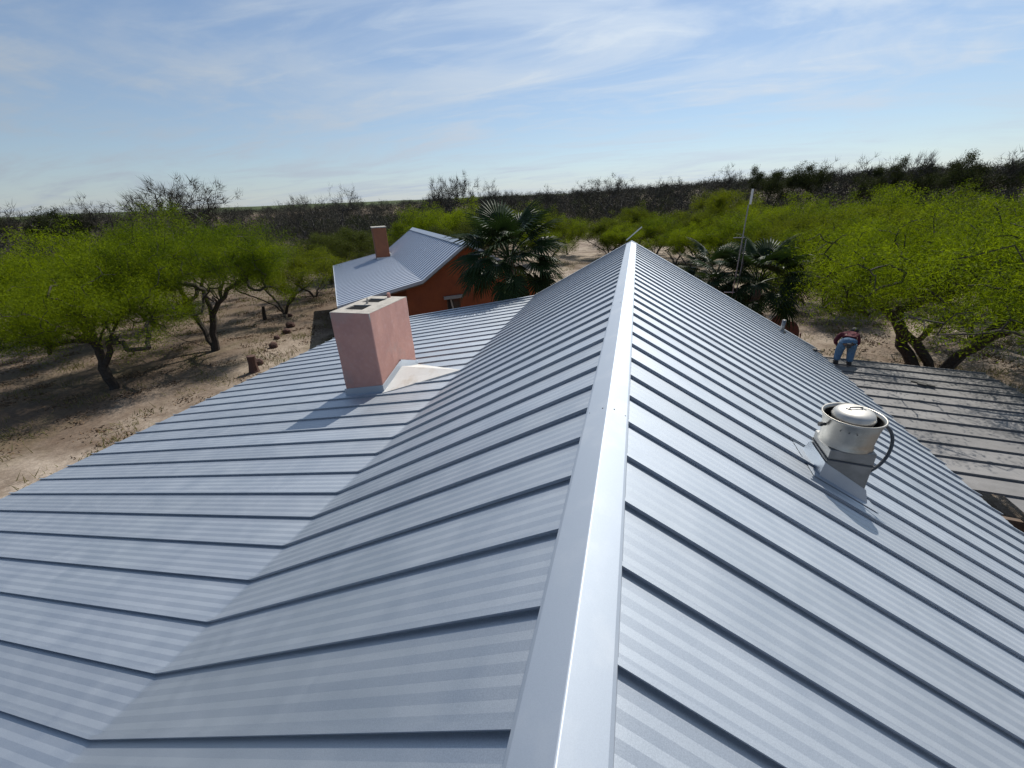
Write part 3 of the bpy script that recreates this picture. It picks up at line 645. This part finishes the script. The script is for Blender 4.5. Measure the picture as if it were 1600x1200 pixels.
# ------------------------------------------------------------------ trees
def skeleton(rs, limbs, targets, r_tip=.011, power=.47, jit=.19, sag=.12):
    nodes = [np.array(limbs[0][0], float)]; par = [-1]; chains = []
    def addpath(start, pts):
        ch = [start]
        for p in pts: nodes.append(np.array(p, float)); par.append(ch[-1]); ch.append(len(nodes)-1)
        chains.append(ch)
    for L in limbs:
        pts = []
        A = np.array(L, float)
        for a, b in zip(A[:-1], A[1:]):
            n = max(2, int(np.linalg.norm(b-a)/.35))
            for i in range(1, n+1): pts.append(a+(b-a)*i/n+rs.normal(0, .03, 3))
        d0 = [np.linalg.norm(x-A[0]) for x in nodes]; addpath(int(np.argmin(d0)), pts)
    base = nodes[0]; first = len(nodes)
    T_ = sorted(targets, key=lambda t: np.linalg.norm(t-base))
    cnt = np.zeros(60000)
    for t in T_:
        Nn = np.array(nodes); dv = t-Nn; dist = np.linalg.norm(dv, axis=1)+.9*np.maximum(0, -dv[:, 2])+(Nn[:, 2] < base[2]+.5)*3
        i = int(np.argmin(dist)); a = nodes[i]; n = max(2, min(7, int(dist[i]/.28)))
        pts = []; L = np.linalg.norm(t-a)
        for q in range(1, n+1):
            f = q/n; p = a+(t-a)*f; p[2] += sag*L*math.sin(math.pi*f)
            if q < n: p = p+rs.normal(0, jit*L*.35, 3)
            pts.append(p)
        addpath(i, pts)
        j = len(nodes)-1
        while j >= 0: cnt[j] += 1; j = par[j]
    rad = r_tip*np.maximum(cnt[:len(nodes)], .6)**power
    return nodes, chains, rad
def wood_mesh(name, nodes, chains, rad, base_r=None):
    mb = MB()
    for ch in chains:
        r = [min(rad[i], rad[ch[1]]*1.05) for i in ch]; r[0] = r[1]
        n = 8 if max(r) > .07 else 5 if max(r) > .025 else 3
        mb.tube([nodes[i] for i in ch], r, n, cap=n > 4)
    return raw_mesh(name, mb.V, mb.F)
def leaf_quads(rs, centers, per, sig, L, Wd, droop=.4):
    wt = rs.choice([.35, .8, 1.1, 1.75], len(centers)); C_ = np.repeat(centers, (per*wt).astype(int), axis=0); n = len(C_)
    P = C_+np.clip(rs.normal(0, 1, (n, 3)), -1.9, 1.9)*np.array(sig)
    d = rs.normal(0, 1, (n, 3)); d[:, 2] -= droop; d[:, 0] += .45; d /= np.linalg.norm(d, axis=1)[:, None]
    s = np.cross(d, rs.normal(0, 1, (n, 3))); s /= np.linalg.norm(s, axis=1)[:, None]+1e-9
    l = (L*rs.uniform(.6, 1.35, n))[:, None]; w = (Wd*rs.uniform(.7, 1.3, n))[:, None]
    Q = np.stack([P, P+d*l*.5+s*w*.5, P+d*l, P+d*l*.5-s*w*.5], axis=1); return Q
def crown_targets(rs, c, rad, lumps, per, lump_r, zmin):
    out = []
    while len(out) < lumps*per:
        v = rs.normal(0, 1, 3); v /= np.linalg.norm(v); v[2] = v[2] if v[2] > -.35 else -v[2]
        q = np.array(c)+v*np.array(rad)*rs.uniform(.40, 1.02); lr = lump_r*rs.choice([.55, .8, 1.0, 1.35]); q[2] -= .18*rad[2]*max(0, np.hypot(v[0], v[1])-.6)
        for _ in range(per):
            p = q+np.clip(rs.normal(0, 1, 3), -1.6, 1.6)*lr*np.array([1, 1, .75])
            if p[2] < zmin: p[2] = zmin+rs.uniform(0, .5)
            out.append(p)
    return np.array(out)
def default_limbs(rs, R_, H, n=3):
    limbs = []; a0 = rs.uniform(0, 6.28)
    for i in range(n):
        a = a0+i*6.28/n+rs.normal(0, .3); ln = rs.uniform(.25, .42)*R_
        p1 = np.array([math.cos(a)*ln*.35, math.sin(a)*ln*.35, H*.16]); p2 = np.array([math.cos(a)*ln*1.1, math.sin(a)*ln*1.1, H*.34]); p3 = p2+np.array([math.cos(a+.4)*ln*.9, math.sin(a+.4)*ln*.9, H*.18])
        limbs.append([(0, 0, -.1), tuple(p1), tuple(p2), tuple(p3)])
    return limbs
def mesquite_meshes(seed, R_, H, lumps, per, leaves, limbs=None, L=.105, Wd=.019, zmin=None, nst=3, center=None, m='leaf', lump_r=.215, shape=None):
    rs = np.random.RandomState(seed)
    limbs = limbs or default_limbs(rs, R_, H, nst)
    c = center or (0, 0, H*.60); rad = shape or (R_, R_, H*.40)
    T_ = crown_targets(rs, c, rad, lumps, per, lump_r*R_, H*.24 if zmin is None else zmin)
    nodes, ch, rr = skeleton(rs, limbs, T_, r_tip=.015 if seed in (103, 104) else .012)
    tm = wood_mesh('trunk', nodes, ch, rr); tm.materials.append(M['bark'])
    Q = leaf_quads(rs, T_, leaves, (.30, .30, .24), L, Wd)
    cm = np_quads('crown', Q); cm.materials.append(M[m]); return tm, cm
def tree(name, loc, tm, cm, label, cat='tree', group=None, rz=0, s=(1, 1, 1)):
    root = empty(name, loc, rz, label, cat, group); root.scale = s
    obj('trunk', tm, None, root); obj('crown', cm, None, root); return root

# four near mesquites, each with limbs of its own
L1 = [[(0, 0, -.2), (-.10, .1, .9), (-.35, .35, 1.9), (-1.0, .8, 3.0)], [(-.10, .1, .9), (.35, .6, 2.3), (1.0, 1.2, 3.4)], [(0, 0, .05), (-1.6, -1.3, .55), (-3.2, -2.2, 1.15), (-5.0, -2.9, 1.35), (-6.4, -3.3, 1.9)], [(-.35, .35, 1.9), (.3, -1.0, 3.1)]]
tm, cm = mesquite_meshes(101, 3.6, 5.3, 26, 13, 300, L1, center=(-1.0, .6, 3.2), shape=(3.9, 3.4, 1.75), zmin=1.6)
tree('mesquite_tree', (-21.3, 10.9, GZ), tm, cm, 'leaning mesquite at far left with a long low limb near the ground', group='near mesquite trees')
L2 = [[(0, 0, -.2), (.15, .1, .9), (.3, .3, 1.9), (.1, .5, 3.2)], [(0, 0, .1), (-.5, .2, 1.0), (-1.1, .3, 2.2), (-1.3, .2, 3.6)], [(.3, .3, 1.9), (1.3, .8, 3.1), (2.6, 1.2, 3.8)], [(0, 0, .05), (-1.4, -.3, .55), (-2.9, -.7, 1.5), (-3.8, -.8, 2.2)]]
tm, cm = mesquite_meshes(102, 4.2, 6.5, 32, 13, 290, L2, center=(.3, .4, 4.0), shape=(4.9, 4.0, 1.9), zmin=2.3)
tree('mesquite_tree', (-21.4, 15.9, GZ), tm, cm, 'spreading multi-stemmed mesquite left of the pink chimney', group='near mesquite trees')
L3 = [[(0, 0, -.2), (-.1, 0, .7), (-.9, -.1, 1.7), (-2.2, -.3, 2.9), (-3.8, -.5, 3.5)], [(0, 0, .2), (-.45, .1, .6), (-1.1, .2, 1.5), (-1.6, .3, 2.8)], [(0, 0, .2), (.65, .15, 1.2), (1.4, .3, 2.5), (1.9, .2, 3.8)], [(.65, .15, 1.2), (.5, -1.0, 2.4), (.4, -2.2, 3.2)], [(-.9, -.1, 1.7), (-1.5, -1.5, 2.7), (-2.0, -2.8, 3.2)], [(1.4, .3, 2.5), (.9, .6, 4.0), (1.0, .8, 5.0)]]
tm, cm = mesquite_meshes(103, 4.2, 5.4, 40, 13, 320, L3, center=(-.5, -1.5, 3.9), shape=(4.7, 5.9, 1.25), zmin=3.05)
tree('mesquite_tree', (10.7, 17.0, GZ), tm, cm, 'big bright mesquite with forked dark trunk behind the right porch roof', group='near mesquite trees')
L4 = [[(0, 0, -.2), (-.2, .1, 1.0), (-.5, .2, 2.2), (-.4, .3, 3.4)], [(-.1, .1, .6), (.6, -.3, 1.3), (1.7, -.6, 1.9), (3.2, -.9, 2.4)], [(-.2, .1, 1.0), (.6, .5, 2.4), (1.6, .9, 3.5)], [(-.5, .2, 2.2), (-.2, -1.4, 3.0), (0, -2.6, 3.4)]]
tm, cm = mesquite_meshes(104, 4.0, 5.6, 28, 13, 280, L4, center=(.9, 0, 3.8), shape=(4.3, 4.0, 1.5), zmin=2.4)
tree('mesquite_tree', (14.3, 16.6, GZ), tm, cm, 'mesquite at the right edge with low limb over the porch corner', group='near mesquite trees')
# prototypes for the rest
PT = [mesquite_meshes(200+i, 4.0, 5.6, 22, 11, 190, L=.15, Wd=.032, nst=3+i % 2, m='leaf' if i < 3 else 'leaf_far', zmin=1.25) for i in range(5)]
PO = [mesquite_meshes(300+i, 4.0, 5.6, 24, 11, 130, L=.16, Wd=.048, nst=3, m='leaf_olive', zmin=.9) for i in range(2)]
MES = [(-28.5, 8.6, 5.2, 3.6), (-30.4, 19.2, 6.8, 4.5), (-29.0, 15.0, 6.3, 4), (-23.6, 23.4, 5.1, 4), (-25.1, 28.4, 3.9, 3.2), (-36.1, 17.0, 5.3, 4), (-32.7, 26.2, 6.5, 4), (-28.3, 38.7, 5.3, 4), (-27.8, 34.0, 4.7, 3.5), (-30.9, 46.6, 3.9, 3.5), (-23.8, 46.2, 6.4, 4), (-22.1, 51.4, 6.5, 4), (-16.1, 44.1, 5.4, 3.5), (-19.7, 41.5, 5.0, 3.2), (-9.2, 49.1, 5.6, 3.6), (-8.0, 54.4, 4.5, 3), (-15.3, 60.0, 5.7, 4), (-9.7, 46.0, 4.2, 3), (-2.7, 51.9, 4.6, 4), (0.4, 62.0, 5.4, 3.6), (2.5, 52.9, 4.5, 3.5), (4.2, 45.8, 3.9, 3), (-1.2, 49.0, 3.8, 3), (12.5, 70.9, 7.1, 4.5), (6.9, 49.5, 5.3, 4), (9.2, 43.0, 5.0, 3.8), (13.2, 50.3, 5.6, 4), (5.0, 41.7, 4.4, 2.8), (9.5, 31.6, 4.6, 3.2), (12.4, 38.1, 5.3, 4), (16.1, 45.3, 5.7, 4), (16.9, 41.7, 5.9, 4.5), (19.9, 39.3, 6.5, 5), (15.2, 32.7, 5.9, 4.2), (18.2, 31.1, 6.1, 5), (15.6, 23.4, 6.0, 4.5), (25.7, 40.6, 6.5, 5), (11.5, 28.8, 5.3, 3.8)]
OLV = {7, 8, 9, 12, 13, 5}
def region(x, y):
    a = math.degrees(math.atan2(x, y))
    if a < -42: return 'green mesquites on the left beyond the bare yard'
    if a < -14: return 'green mesquites behind the orange house'
    if a < 5.5: return 'green mesquites across the clearing past the ridge end'
    return 'green mesquites beyond the right roof slope'
byreg = {}
for i, t in enumerate(MES): byreg.setdefault(region(t[0], t[1]), []).append(i)
rk = {}
for k_, v in byreg.items():
    for n_, i in enumerate(sorted(v, key=lambda i: math.atan2(MES[i][0], MES[i][1]))): rk[i] = (k_, n_)
rg = random.Random(77)
for i, (x, y, h, r) in enumerate(MES):
    k_, n_ = rk[i]; tm, cm = PO[i % 2] if i in OLV else PT[i % 5]
    gz = float(terrain(x, y)); sz = (h+GZ-gz)/5.6*.90; sr = r/4.0*.86
    tree('mesquite_tree', (x, y, gz-.05), tm, cm, '%s from left among the %s' % (ORD[n_], k_), group=k_, rz=rg.uniform(0, 6.28), s=(sr*rg.uniform(.95, 1.1), sr*rg.uniform(.95, 1.1), sz))
# leafless trees on the skyline
def bare_meshes(seed, R_, H, lumps, per, tw):
    rs = np.random.RandomState(seed); T_ = crown_targets(rs, (0, 0, H*.62), (R_, R_, H*.36), lumps, per, .22*R_, H*.3)
    nodes, ch, rr = skeleton(rs, default_limbs(rs, R_, H, 2), T_, r_tip=.016, power=.46, jit=.16, sag=.05)
    tm = wood_mesh('trunk', nodes, ch, rr); tm.materials.append(M['barebark'])
    n = len(T_)*tw; C_ = np.repeat(T_, tw, axis=0)+rs.normal(0, .16, (n, 3)); d = (C_-np.array([0, 0, H*.35])); d /= np.linalg.norm(d, axis=1)[:, None]; d += rs.normal(0, .65, (n, 3)); d /= np.linalg.norm(d, axis=1)[:, None]
    s = np.cross(d, rs.normal(0, 1, (n, 3))); s /= np.linalg.norm(s, axis=1)[:, None]
    l = rs.uniform(.35, .95, n)[:, None]; w = rs.uniform(.012, .026, n)[:, None]
    cm = np_quads('crown', np.stack([C_-s*w, C_+s*w, C_+d*l], axis=1), 3); cm.materials.append(M['twig']); return tm, cm
PE = [mesquite_meshes(500+i, 4.0, 7.0, 16, 9, 120, L=.22, Wd=.05, nst=2, m='leaf_dark', zmin=2.0, lump_r=.16) for i in range(2)]
PB = [bare_meshes(400+i, 4.0, 7.0, 16, 8, [7, 10, 22, 14][i]) for i in range(4)]
BARE = [(-59.2, 45.9, 10.6, 5.5, 2), (-66.7, 47.5, 9.4, 4, 1), (-61.5, 51.0, 8.4, 4, 3), (-49.7, 68.9, 9.9, 3.2, 0), (-51.2, 61.4, 8.4, 3.5, 1), (-50.2, 55.7, 7.4, 3, 0), (-34.0, 83.3, 10.8, 4.5, 2), (-36.7, 80.0, 9.4, 3.5, 3), (-28.9, 87.3, 9.1, 3.5, 3), (-25.4, 91.5, 8.1, 3, 1), (-19.1, 94.1, 8.0, 3, 3), (-11.8, 94.3, 8.3, 3.5, 3), (-4.7, 91.9, 9.4, 5, 2), (3.3, 97.9, 8.9, 2.5, 0), (5.9, 99.8, 9.0, 2.2, 0), (8.6, 98.6, 8.8, 2.5, 0), (16.6, 93.5, 9.1, 4, 3), (22.4, 93.4, 9.0, 4, 2), (26.3, 88.2, 9.6, 4, 2), (31.2, 89.8, 8.9, 4, 3), (35.8, 88.0, 9.1, 4, 3), (36.9, 84.3, 8.7, 3.5, 2), (37.9, 79.5, 9.7, 3.2, 1), (41.4, 80.0, 8.7, 4, 2), (44.5, 80.6, 8.1, 4, 3), (47.1, 79.1, 8.2, 4, 2), (47.7, 76.4, 8.3, 4, 3), (-68.3, 41.4, 8.4, 3.5, 3), (-70.7, 37.3, 8.0, 4, 2), (-70.3, 33.6, 7.8, 4, 3), (-78.2, 44.5, 8.2, 3.5, 1)]
def bregion(x, y):
    a = math.degrees(math.atan2(x, y))
    if a < -38: return 'dark trees standing along the left skyline'
    if a < 8: return 'dark trees standing along the middle skyline'
    return 'dark trees standing along the right skyline'
byreg = {}; rk = {}
for i, t in enumerate(BARE): byreg.setdefault(bregion(t[0], t[1]), []).append(i)
for k_, v in byreg.items():
    for n_, i in enumerate(sorted(v, key=lambda i: math.atan2(BARE[i][0], BARE[i][1]))): rk[i] = (k_, n_)
for i, (x, y, h, r, p) in enumerate(BARE):
    gz = float(terrain(x, y)); k_, n_ = rk[i]; sz = max(.6, (h+(1.1 if x > 12 else .5)+GZ-gz)/7.0)
    tree('skyline_tree', (x, y, gz-.1), *(PE[i % 2] if p == 2 and i % 3 != 0 or i in (18, 21) else PB[p]), '%s from left of the %s' % (ORD[n_], k_), group=k_, rz=rg.uniform(0, 6.28), s=(r/4*1.05, r/4*1.05, sz))
# the thicket behind: one grey mass of twigs
def thicket(name, seed, n, d0, d1, per, hl, rl, tl, tw, label, m='twig', az=(-66, 40), avoid=None):
    rs = np.random.RandomState(seed)
    d = np.sqrt(rs.uniform(d0**2, d1**2, n)); a = np.radians(rs.uniform(az[0], az[1], n)); x = d*np.sin(a); y = d*np.cos(a); gz = terrain(x, y)
    h = rs.uniform(*hl, n); r = rs.uniform(*rl, n)
    B = np.stack([x, y, gz], 1); k = np.repeat(np.arange(n), per); N_ = n*per
    v = rs.normal(0, 1, (N_, 3)); v /= np.linalg.norm(v, axis=1)[:, None]; v[:, 2] = np.abs(v[:, 2])
    rr = rs.uniform(.35, 1, N_)**.6
    lump = 1+.22*np.sin(v[:, 0]*5+k)*np.cos(v[:, 1]*6+2*k)
    P = B[k]+v*np.stack([r[k]*rr*lump, r[k]*rr*lump, h[k]*rr*lump], 1)
    dd = v+rs.normal(0, .6, (N_, 3)); dd[:, 2] += .12; dd /= np.linalg.norm(dd, axis=1)[:, None]
    s = np.cross(dd, rs.normal(0, 1, (N_, 3))); s /= np.linalg.norm(s, axis=1)[:, None]
    l = (tl*rs.uniform(.5, 1.4, N_))[:, None]; w = (tw*rs.uniform(.6, 1.4, N_))[:, None]
    me = np_quads(name, np.stack([P-s*w, P+s*w, P+dd*l], 1), 3); o = obj(name, me, m); tag(o, label, 'brush', kind='stuff'); return o
thicket('brush_thicket', 1, 640, 62, 115, 640, (1.8, 4.9), (1.3, 3.0), .42, .026, 'dense grey leafless thicket filling the land behind the green trees')
thicket('far_brush', 2, 2300, 112, 290, 220, (1.4, 4.4), (1.8, 3.8), .7, .07, 'far grey brush below the skyline')
thicket('olive_brush', 3, 460, 56, 170, 420, (1.8, 4.4), (1.4, 3.0), .36, .055, 'dark olive evergreen shrubs mixed through the grey thicket', 'leaf_dark')
# low growth, litter
def scatter_blades(name, seed, n, boxes, L, Wd, m, label, cat, up=1.0, clump=None):
    rs = np.random.RandomState(seed); Q = []
    tot = sum(b[4] for b in boxes)
    for (x0, x1, y0, y1, wgt) in boxes:
        k = int(n*wgt/tot); nc = max(4, k//(clump or 30)); c = np.stack([rs.uniform(x0, x1, nc), rs.uniform(y0, y1, nc)], 1)
        p = c[rs.randint(0, nc, k)]+rs.normal(0, .28, (k, 2)); z = terrain(p[:, 0], p[:, 1]); P = np.column_stack([p, z])
        d = rs.normal(0, .6, (k, 3)); d[:, 2] = np.abs(rs.normal(up, .3, k)); d /= np.linalg.norm(d, axis=1)[:, None]
        s = np.cross(d, rs.normal(0, 1, (k, 3))); s /= np.linalg.norm(s, axis=1)[:, None]
        l = (L*rs.uniform(.4, 1.4, k))[:, None]; w = np.full((k, 1), Wd)
        Q.append(np.stack([P-s*w, P+s*w, P+d*l], 1))
    o = obj(name, np_quads(name, np.concatenate(Q), 3), m); tag(o, label, cat, kind='stuff')
scatter_blades('dry_grass', 11, 26000, [(6, 30, 15, 40, 5), (-40, -14, 3, 30, 3), (-12, 8, 24, 48, 3)], .28, .012, 'grass', 'dry straw and olive grass tufts on the bare ground', 'grass')
scatter_blades('leaf_litter', 12, 30000, [(-34, -11, 0, 30, 6), (6, 26, 13, 34, 3)], .10, .03, 'litter', 'brown leaf litter strewn under the trees', 'litter', up=.1, clump=60)

# ------------------------------------------------------------------ yard things
def rock_mesh(seed, s):
    r_ = random.Random(seed); bm = bmesh.new(); bmesh.ops.create_icosphere(bm, subdivisions=2, radius=1)
    for v in bm.verts: v.co = Vector((v.co.x*s[0], v.co.y*s[1], max(-.35, v.co.z)*s[2]))*(1+r_.uniform(-.14, .14))
    me = bpy.data.meshes.new('edging_rock'); bm.to_mesh(me); bm.free(); return me
RK = [(-17.1, 14.6, .30, 'round rusty rock just past the upright stump at the left eave'), (-18.4, 16.9, .30, 'third piece in the line of rusty rocks, counted from the left eave'), (-19.4, 18.2, .22, 'small rusty rock midway along the line of rocks'), (-19.7, 19.3, .30, 'rusty rock fifth in the line away from the eave'), (-20.5, 20.5, .34, 'largest dark rock near the far end of the rock line'), (-22.5, 22.7, .22, 'last small rock at the far end of the rock line')]
for i, (x, y, s_, lb) in enumerate(RK):
    o = obj('edging_rock', rock_mesh(i, (s_*.85, s_*.7, s_*.75)), 'rock', loc=(x, y, GZ+s_*.25)); tag(o, lb, 'rock', 'rusty rocks lining the yard')
s = MB(); s.tube([(0, 0, -.05), (0, 0, .12), (.03, 0, .42), (.05, .02, .78), (.05, .02, .80)], [.26, .21, .17, .19, .02], 9)
st = s.build('tree_stump', 'rock', None, loc=(-16.5, 13.75, GZ)); tag(st, 'upright reddish brown stump beside the left eave', 'stump')
s = MB(); s.tube([(0, 0, -.05), (.03, .02, .45), (.1, .05, .9)], [.13, .11, .09], 8)
st = s.build('cut_stump', 'bark', None, loc=(-23.8, 21.8, GZ)); tag(st, 'short dark post-like stump alone in the bare yard', 'stump')
# two round-backed lawn chairs past the right slope
def chair(loc, rz, label):
    root = empty('lawn_chair', loc, rz, label, 'chair', 'round-backed lawn chairs'); root.scale = (1.3, 1.2, 1.15)
    s = MB(); V = []; nu, nv = 9, 6
    for k in range(nu):
        t = k/(nu-1); z = .38+.78*t; hw = .30*math.sqrt(max(.02, 1-((t-.35)/.68)**2)) if t > .35 else .30
        for j in range(nv): u = -1+2*j/(nv-1); V.append((hw*u, .02+.16*t-.08*(1-u*u)*-1, z))
    s.add(V, [(a*nv+b, a*nv+b+1, (a+1)*nv+b+1, (a+1)*nv+b) for a in range(nu-1) for b in range(nv-1)])
    o = s.build('backrest', 'redchair', root); o.modifiers.new('t', 'SOLIDIFY').thickness = .015
    s = MB(); s.box((-.28, -.48, .36), (.28, .04, .39)); s.build('seat', 'redchair', root)
    for sx in (-.27, .27):
        s = MB(); s.tube([(sx, .25, 0), (sx, -.45, 0), (sx, -.48, .35), (sx, -.42, .58), (sx, .06, .60)], .018, 6); s.build('frame_tube', 'redchair', root)
    return root
chair((7.0, 22.2, GZ), R(200), 'dark maroon lawn chair nearer the palms, past the right roof edge'); chair((7.25, 20.9, GZ), R(150), 'dark maroon lawn chair nearer the stooping worker, past the right roof edge')

# ------------------------------------------------------------------ roofer bending over on the porch corner
def skin_obj(name, chain, m, parent, sub=2):
    """chain: dict joint -> (pos, radius, parent joint)"""
    names = list(chain); idx = {k: i for i, k in enumerate(names)}
    me = bpy.data.meshes.new(name); me.from_pydata([chain[k][0] for k in names], [(idx[chain[k][2]], idx[k]) for k in names if chain[k][2]], [])
    o = bpy.data.objects.new(name, me); COL.objects.link(o); o.parent = parent; me.materials.append(M[m])
    sk = o.modifiers.new('skin', 'SKIN'); sk.use_smooth_shade = True
    if not me.skin_vertices: me.skin_vertices.new() if hasattr(me.skin_vertices, 'new') else None
    lay = me.skin_vertices[0].data
    for i, k in enumerate(names):
        r_ = chain[k][1]; lay[i].radius = r_ if hasattr(r_, '__len__') else (r_, r_); lay[i].use_root = (chain[k][2] is None)
    ss = o.modifiers.new('sub', 'SUBSURF'); ss.levels = sub; ss.render_levels = sub
    return o
PX, PY = 5.72, 12.30
person = empty('person', (PX, PY, zp(PX)+.0), R(-14), 'person in maroon shirt and blue jeans stooping at the corner of the right porch roof', 'person'); person.scale = (.86, .86, .80)
hip = .76
J = {'pelvis': ((0, .02, hip), (.15, .13), None), 'spine': ((.04, .22, hip+.06), (.15, .12), 'pelvis'), 'chest': ((.10, .43, hip+.09), (.17, .13), 'spine'), 'neck': ((.15, .57, hip+.13), (.06, .06), 'chest'), 'head': ((.18, .65, hip+.17), (.085, .09), 'neck'), 'crown': ((.20, .75, hip+.18), (.07, .08), 'head'),
     'hl': ((-.11, .02, hip-.06), (.115, .12), 'pelvis'), 'kl': ((-.15, .12, .42), (.075, .08), 'hl'), 'al': ((-.17, -.02, .08), (.05, .055), 'kl'), 'tl': ((-.18, .16, .04), (.04, .03), 'al'),
     'hr': ((.11, .02, hip-.06), (.115, .12), 'pelvis'), 'kr': ((.15, .12, .42), (.075, .08), 'hr'), 'ar': ((.16, -.02, .08), (.05, .055), 'kr'), 'tr': ((.17, .16, .04), (.04, .03), 'ar'),
     'sl': ((-.16, .48, hip+.12), (.065, .065), 'chest'), 'el': ((-.27, .42, hip-.12), (.045, .045), 'sl'), 'wl': ((-.16, .52, hip-.33), (.03, .032), 'el'), 'pl': ((-.13, .57, hip-.41), (.035, .018), 'wl'),
     'sr': ((.25, .50, hip+.12), (.065, .065), 'chest'), 'er': ((.33, .46, hip-.14), (.045, .045), 'sr'), 'wr': ((.22, .56, hip-.36), (.03, .032), 'er'), 'pr': ((.19, .60, hip-.44), (.035, .018), 'wr')}
for sd_, b_, sx in (('l', (-.13, .57, hip-.41), 1), ('r', (.19, .60, hip-.44), -1)):
    for f_, (dx, ln) in enumerate(((-.030, .062), (-.010, .075), (.010, .070), (.028, .055))):
        J['f%s%da' % (sd_, f_)] = ((b_[0]+dx, b_[1]+.025, b_[2]-ln*.6), (.009, .009), 'p'+sd_)
        J['f%s%db' % (sd_, f_)] = ((b_[0]+dx, b_[1]+.020+ln*.3, b_[2]-ln*1.1), (.007, .007), 'f%s%da' % (sd_, f_))
    J['t%sa' % sd_] = ((b_[0]+sx*.045, b_[1]+.03, b_[2]-.005), (.011, .011), 'p'+sd_); J['t%sb' % sd_] = ((b_[0]+sx*.058, b_[1]+.055, b_[2]-.045), (.008, .008), 't%sa' % sd_)
body = skin_obj('body', J, 'skin', person)
def sub(keys, grow, over={}):
    d_ = {}
    for k in keys:
        p, r_, pa = J[k]; r_ = r_ if hasattr(r_, '__len__') else (r_, r_); d_[k] = (over.get(k, p), (r_[0]+grow, r_[1]+grow), pa if pa in keys else None)
    return d_
tr = sub(['pelvis', 'hl', 'kl', 'al', 'hr', 'kr', 'ar'], .036); tr['waist'] = ((.02, .14, hip+.04), (.17, .145), 'pelvis'); tr['seat'] = ((0, -.06, hip-.01), (.16, .13), 'pelvis')
skin_obj('trousers', tr, 'denim', person)
sh = sub(['spine', 'chest', 'sl', 'el', 'sr', 'er'], .022); sh['hem'] = ((.01, .10, hip+.055), (.155, .135), 'spine'); sh['wl'] = ((-.20, .48, hip-.26), (.048, .048), 'el'); sh['wr'] = ((.26, .52, hip-.28), (.048, .048), 'er'); sh['collar'] = ((.075, .57, hip+.175), (.085, .08), 'chest')
skin_obj('shirt', sh, 'shirt', person)
bm = bmesh.new(); bmesh.ops.create_uvsphere(bm, u_segments=20, v_segments=14, radius=.118)
for v in bm.verts: v.co = Vector((v.co.x*.92, v.co.y*1.12, v.co.z*1.0))
for v in list(bm.verts):
    if v.co.z < -.045 and v.co.y > -.02: bm.verts.remove(v)
me = bpy.data.meshes.new('hair'); bm.to_mesh(me); bm.free()
obj('hair', me, 'hair', person, (.188, .70, hip+.205), True)
for sx in (-1, 1):
    s = MB(); x0 = .165*sx; s.hexa([(x0-.055, -.10, 0), (x0+.055, -.10, 0), (x0+.06, .20, 0), (x0-.06, .20, 0), (x0-.05, -.09, .13), (x0+.05, -.09, .13), (x0+.05, .17, .07), (x0-.05, .17, .07)]); bevel(s.build('boot', 'boot', person), .025, 3)
# face, turned down to the work
s = MB(); s.tube([(.205, .81, hip+.145), (.206, .83, hip+.13)], [.016, .010], 6); s.build('nose', 'skin', person)
for sx in (-.035, .035):
    s = MB(); s.lathe([(.001, -.006), (.010, 0), (.001, .006)], (.20+sx, .80, hip+.165), 8); s.build('eye', 'tool', person)
s = MB(); s.box((-.06, -.21, hip-.13), (.05, -.165, hip+.02)); s.tube([(.03, -.19, hip+.0), (.06, -.20, hip+.08)], .018, 6); s.tube([(.0, -.20, hip-.12), (-.01, -.205, hip-.26)], .016, 6)
o = s.build('tool_pouch', 'tool', person); bevel(o, .012)
# cordless driver lying at the edge
dr = empty('cordless_driver', (5.32, 12.62, -5.32*T+.05), R(60), 'black and tan cordless driver lying on the roof edge beside the worker', 'power tool')
s = MB(); s.tube([(-.13, 0, .05), (-.10, 0, .05), (.07, 0, .05), (.10, 0, .05), (.17, 0, .05)], [.02, .04, .042, .028, .012], 10); s.build('motor_housing', 'tooltan', dr)
s = MB(); s.tube([(-.05, 0, .05), (-.06, .15, .045)], [.024, .022], 8); s.build('grip', 'tool', dr)
s = MB(); s.box((-.12, .13, .005), (.02, .21, .085)); bevel(s.build('battery', 'tool', dr), .01)
# offcut and tools left on the porch roof
s = MB(); s.box((-.22, -.035, 0), (.22, .035, .03)); s.box((-.10, -.10, .0), (.06, .06, .035)); o = s.build('roofing_offcut', 'tool', None, loc=(7.05, 11.35, zp(7.05)+.012)); o.rotation_euler = (0, SP, R(-25)); tag(o, 'dark offcut piece lying on the porch roof in tree shade', 'offcut')
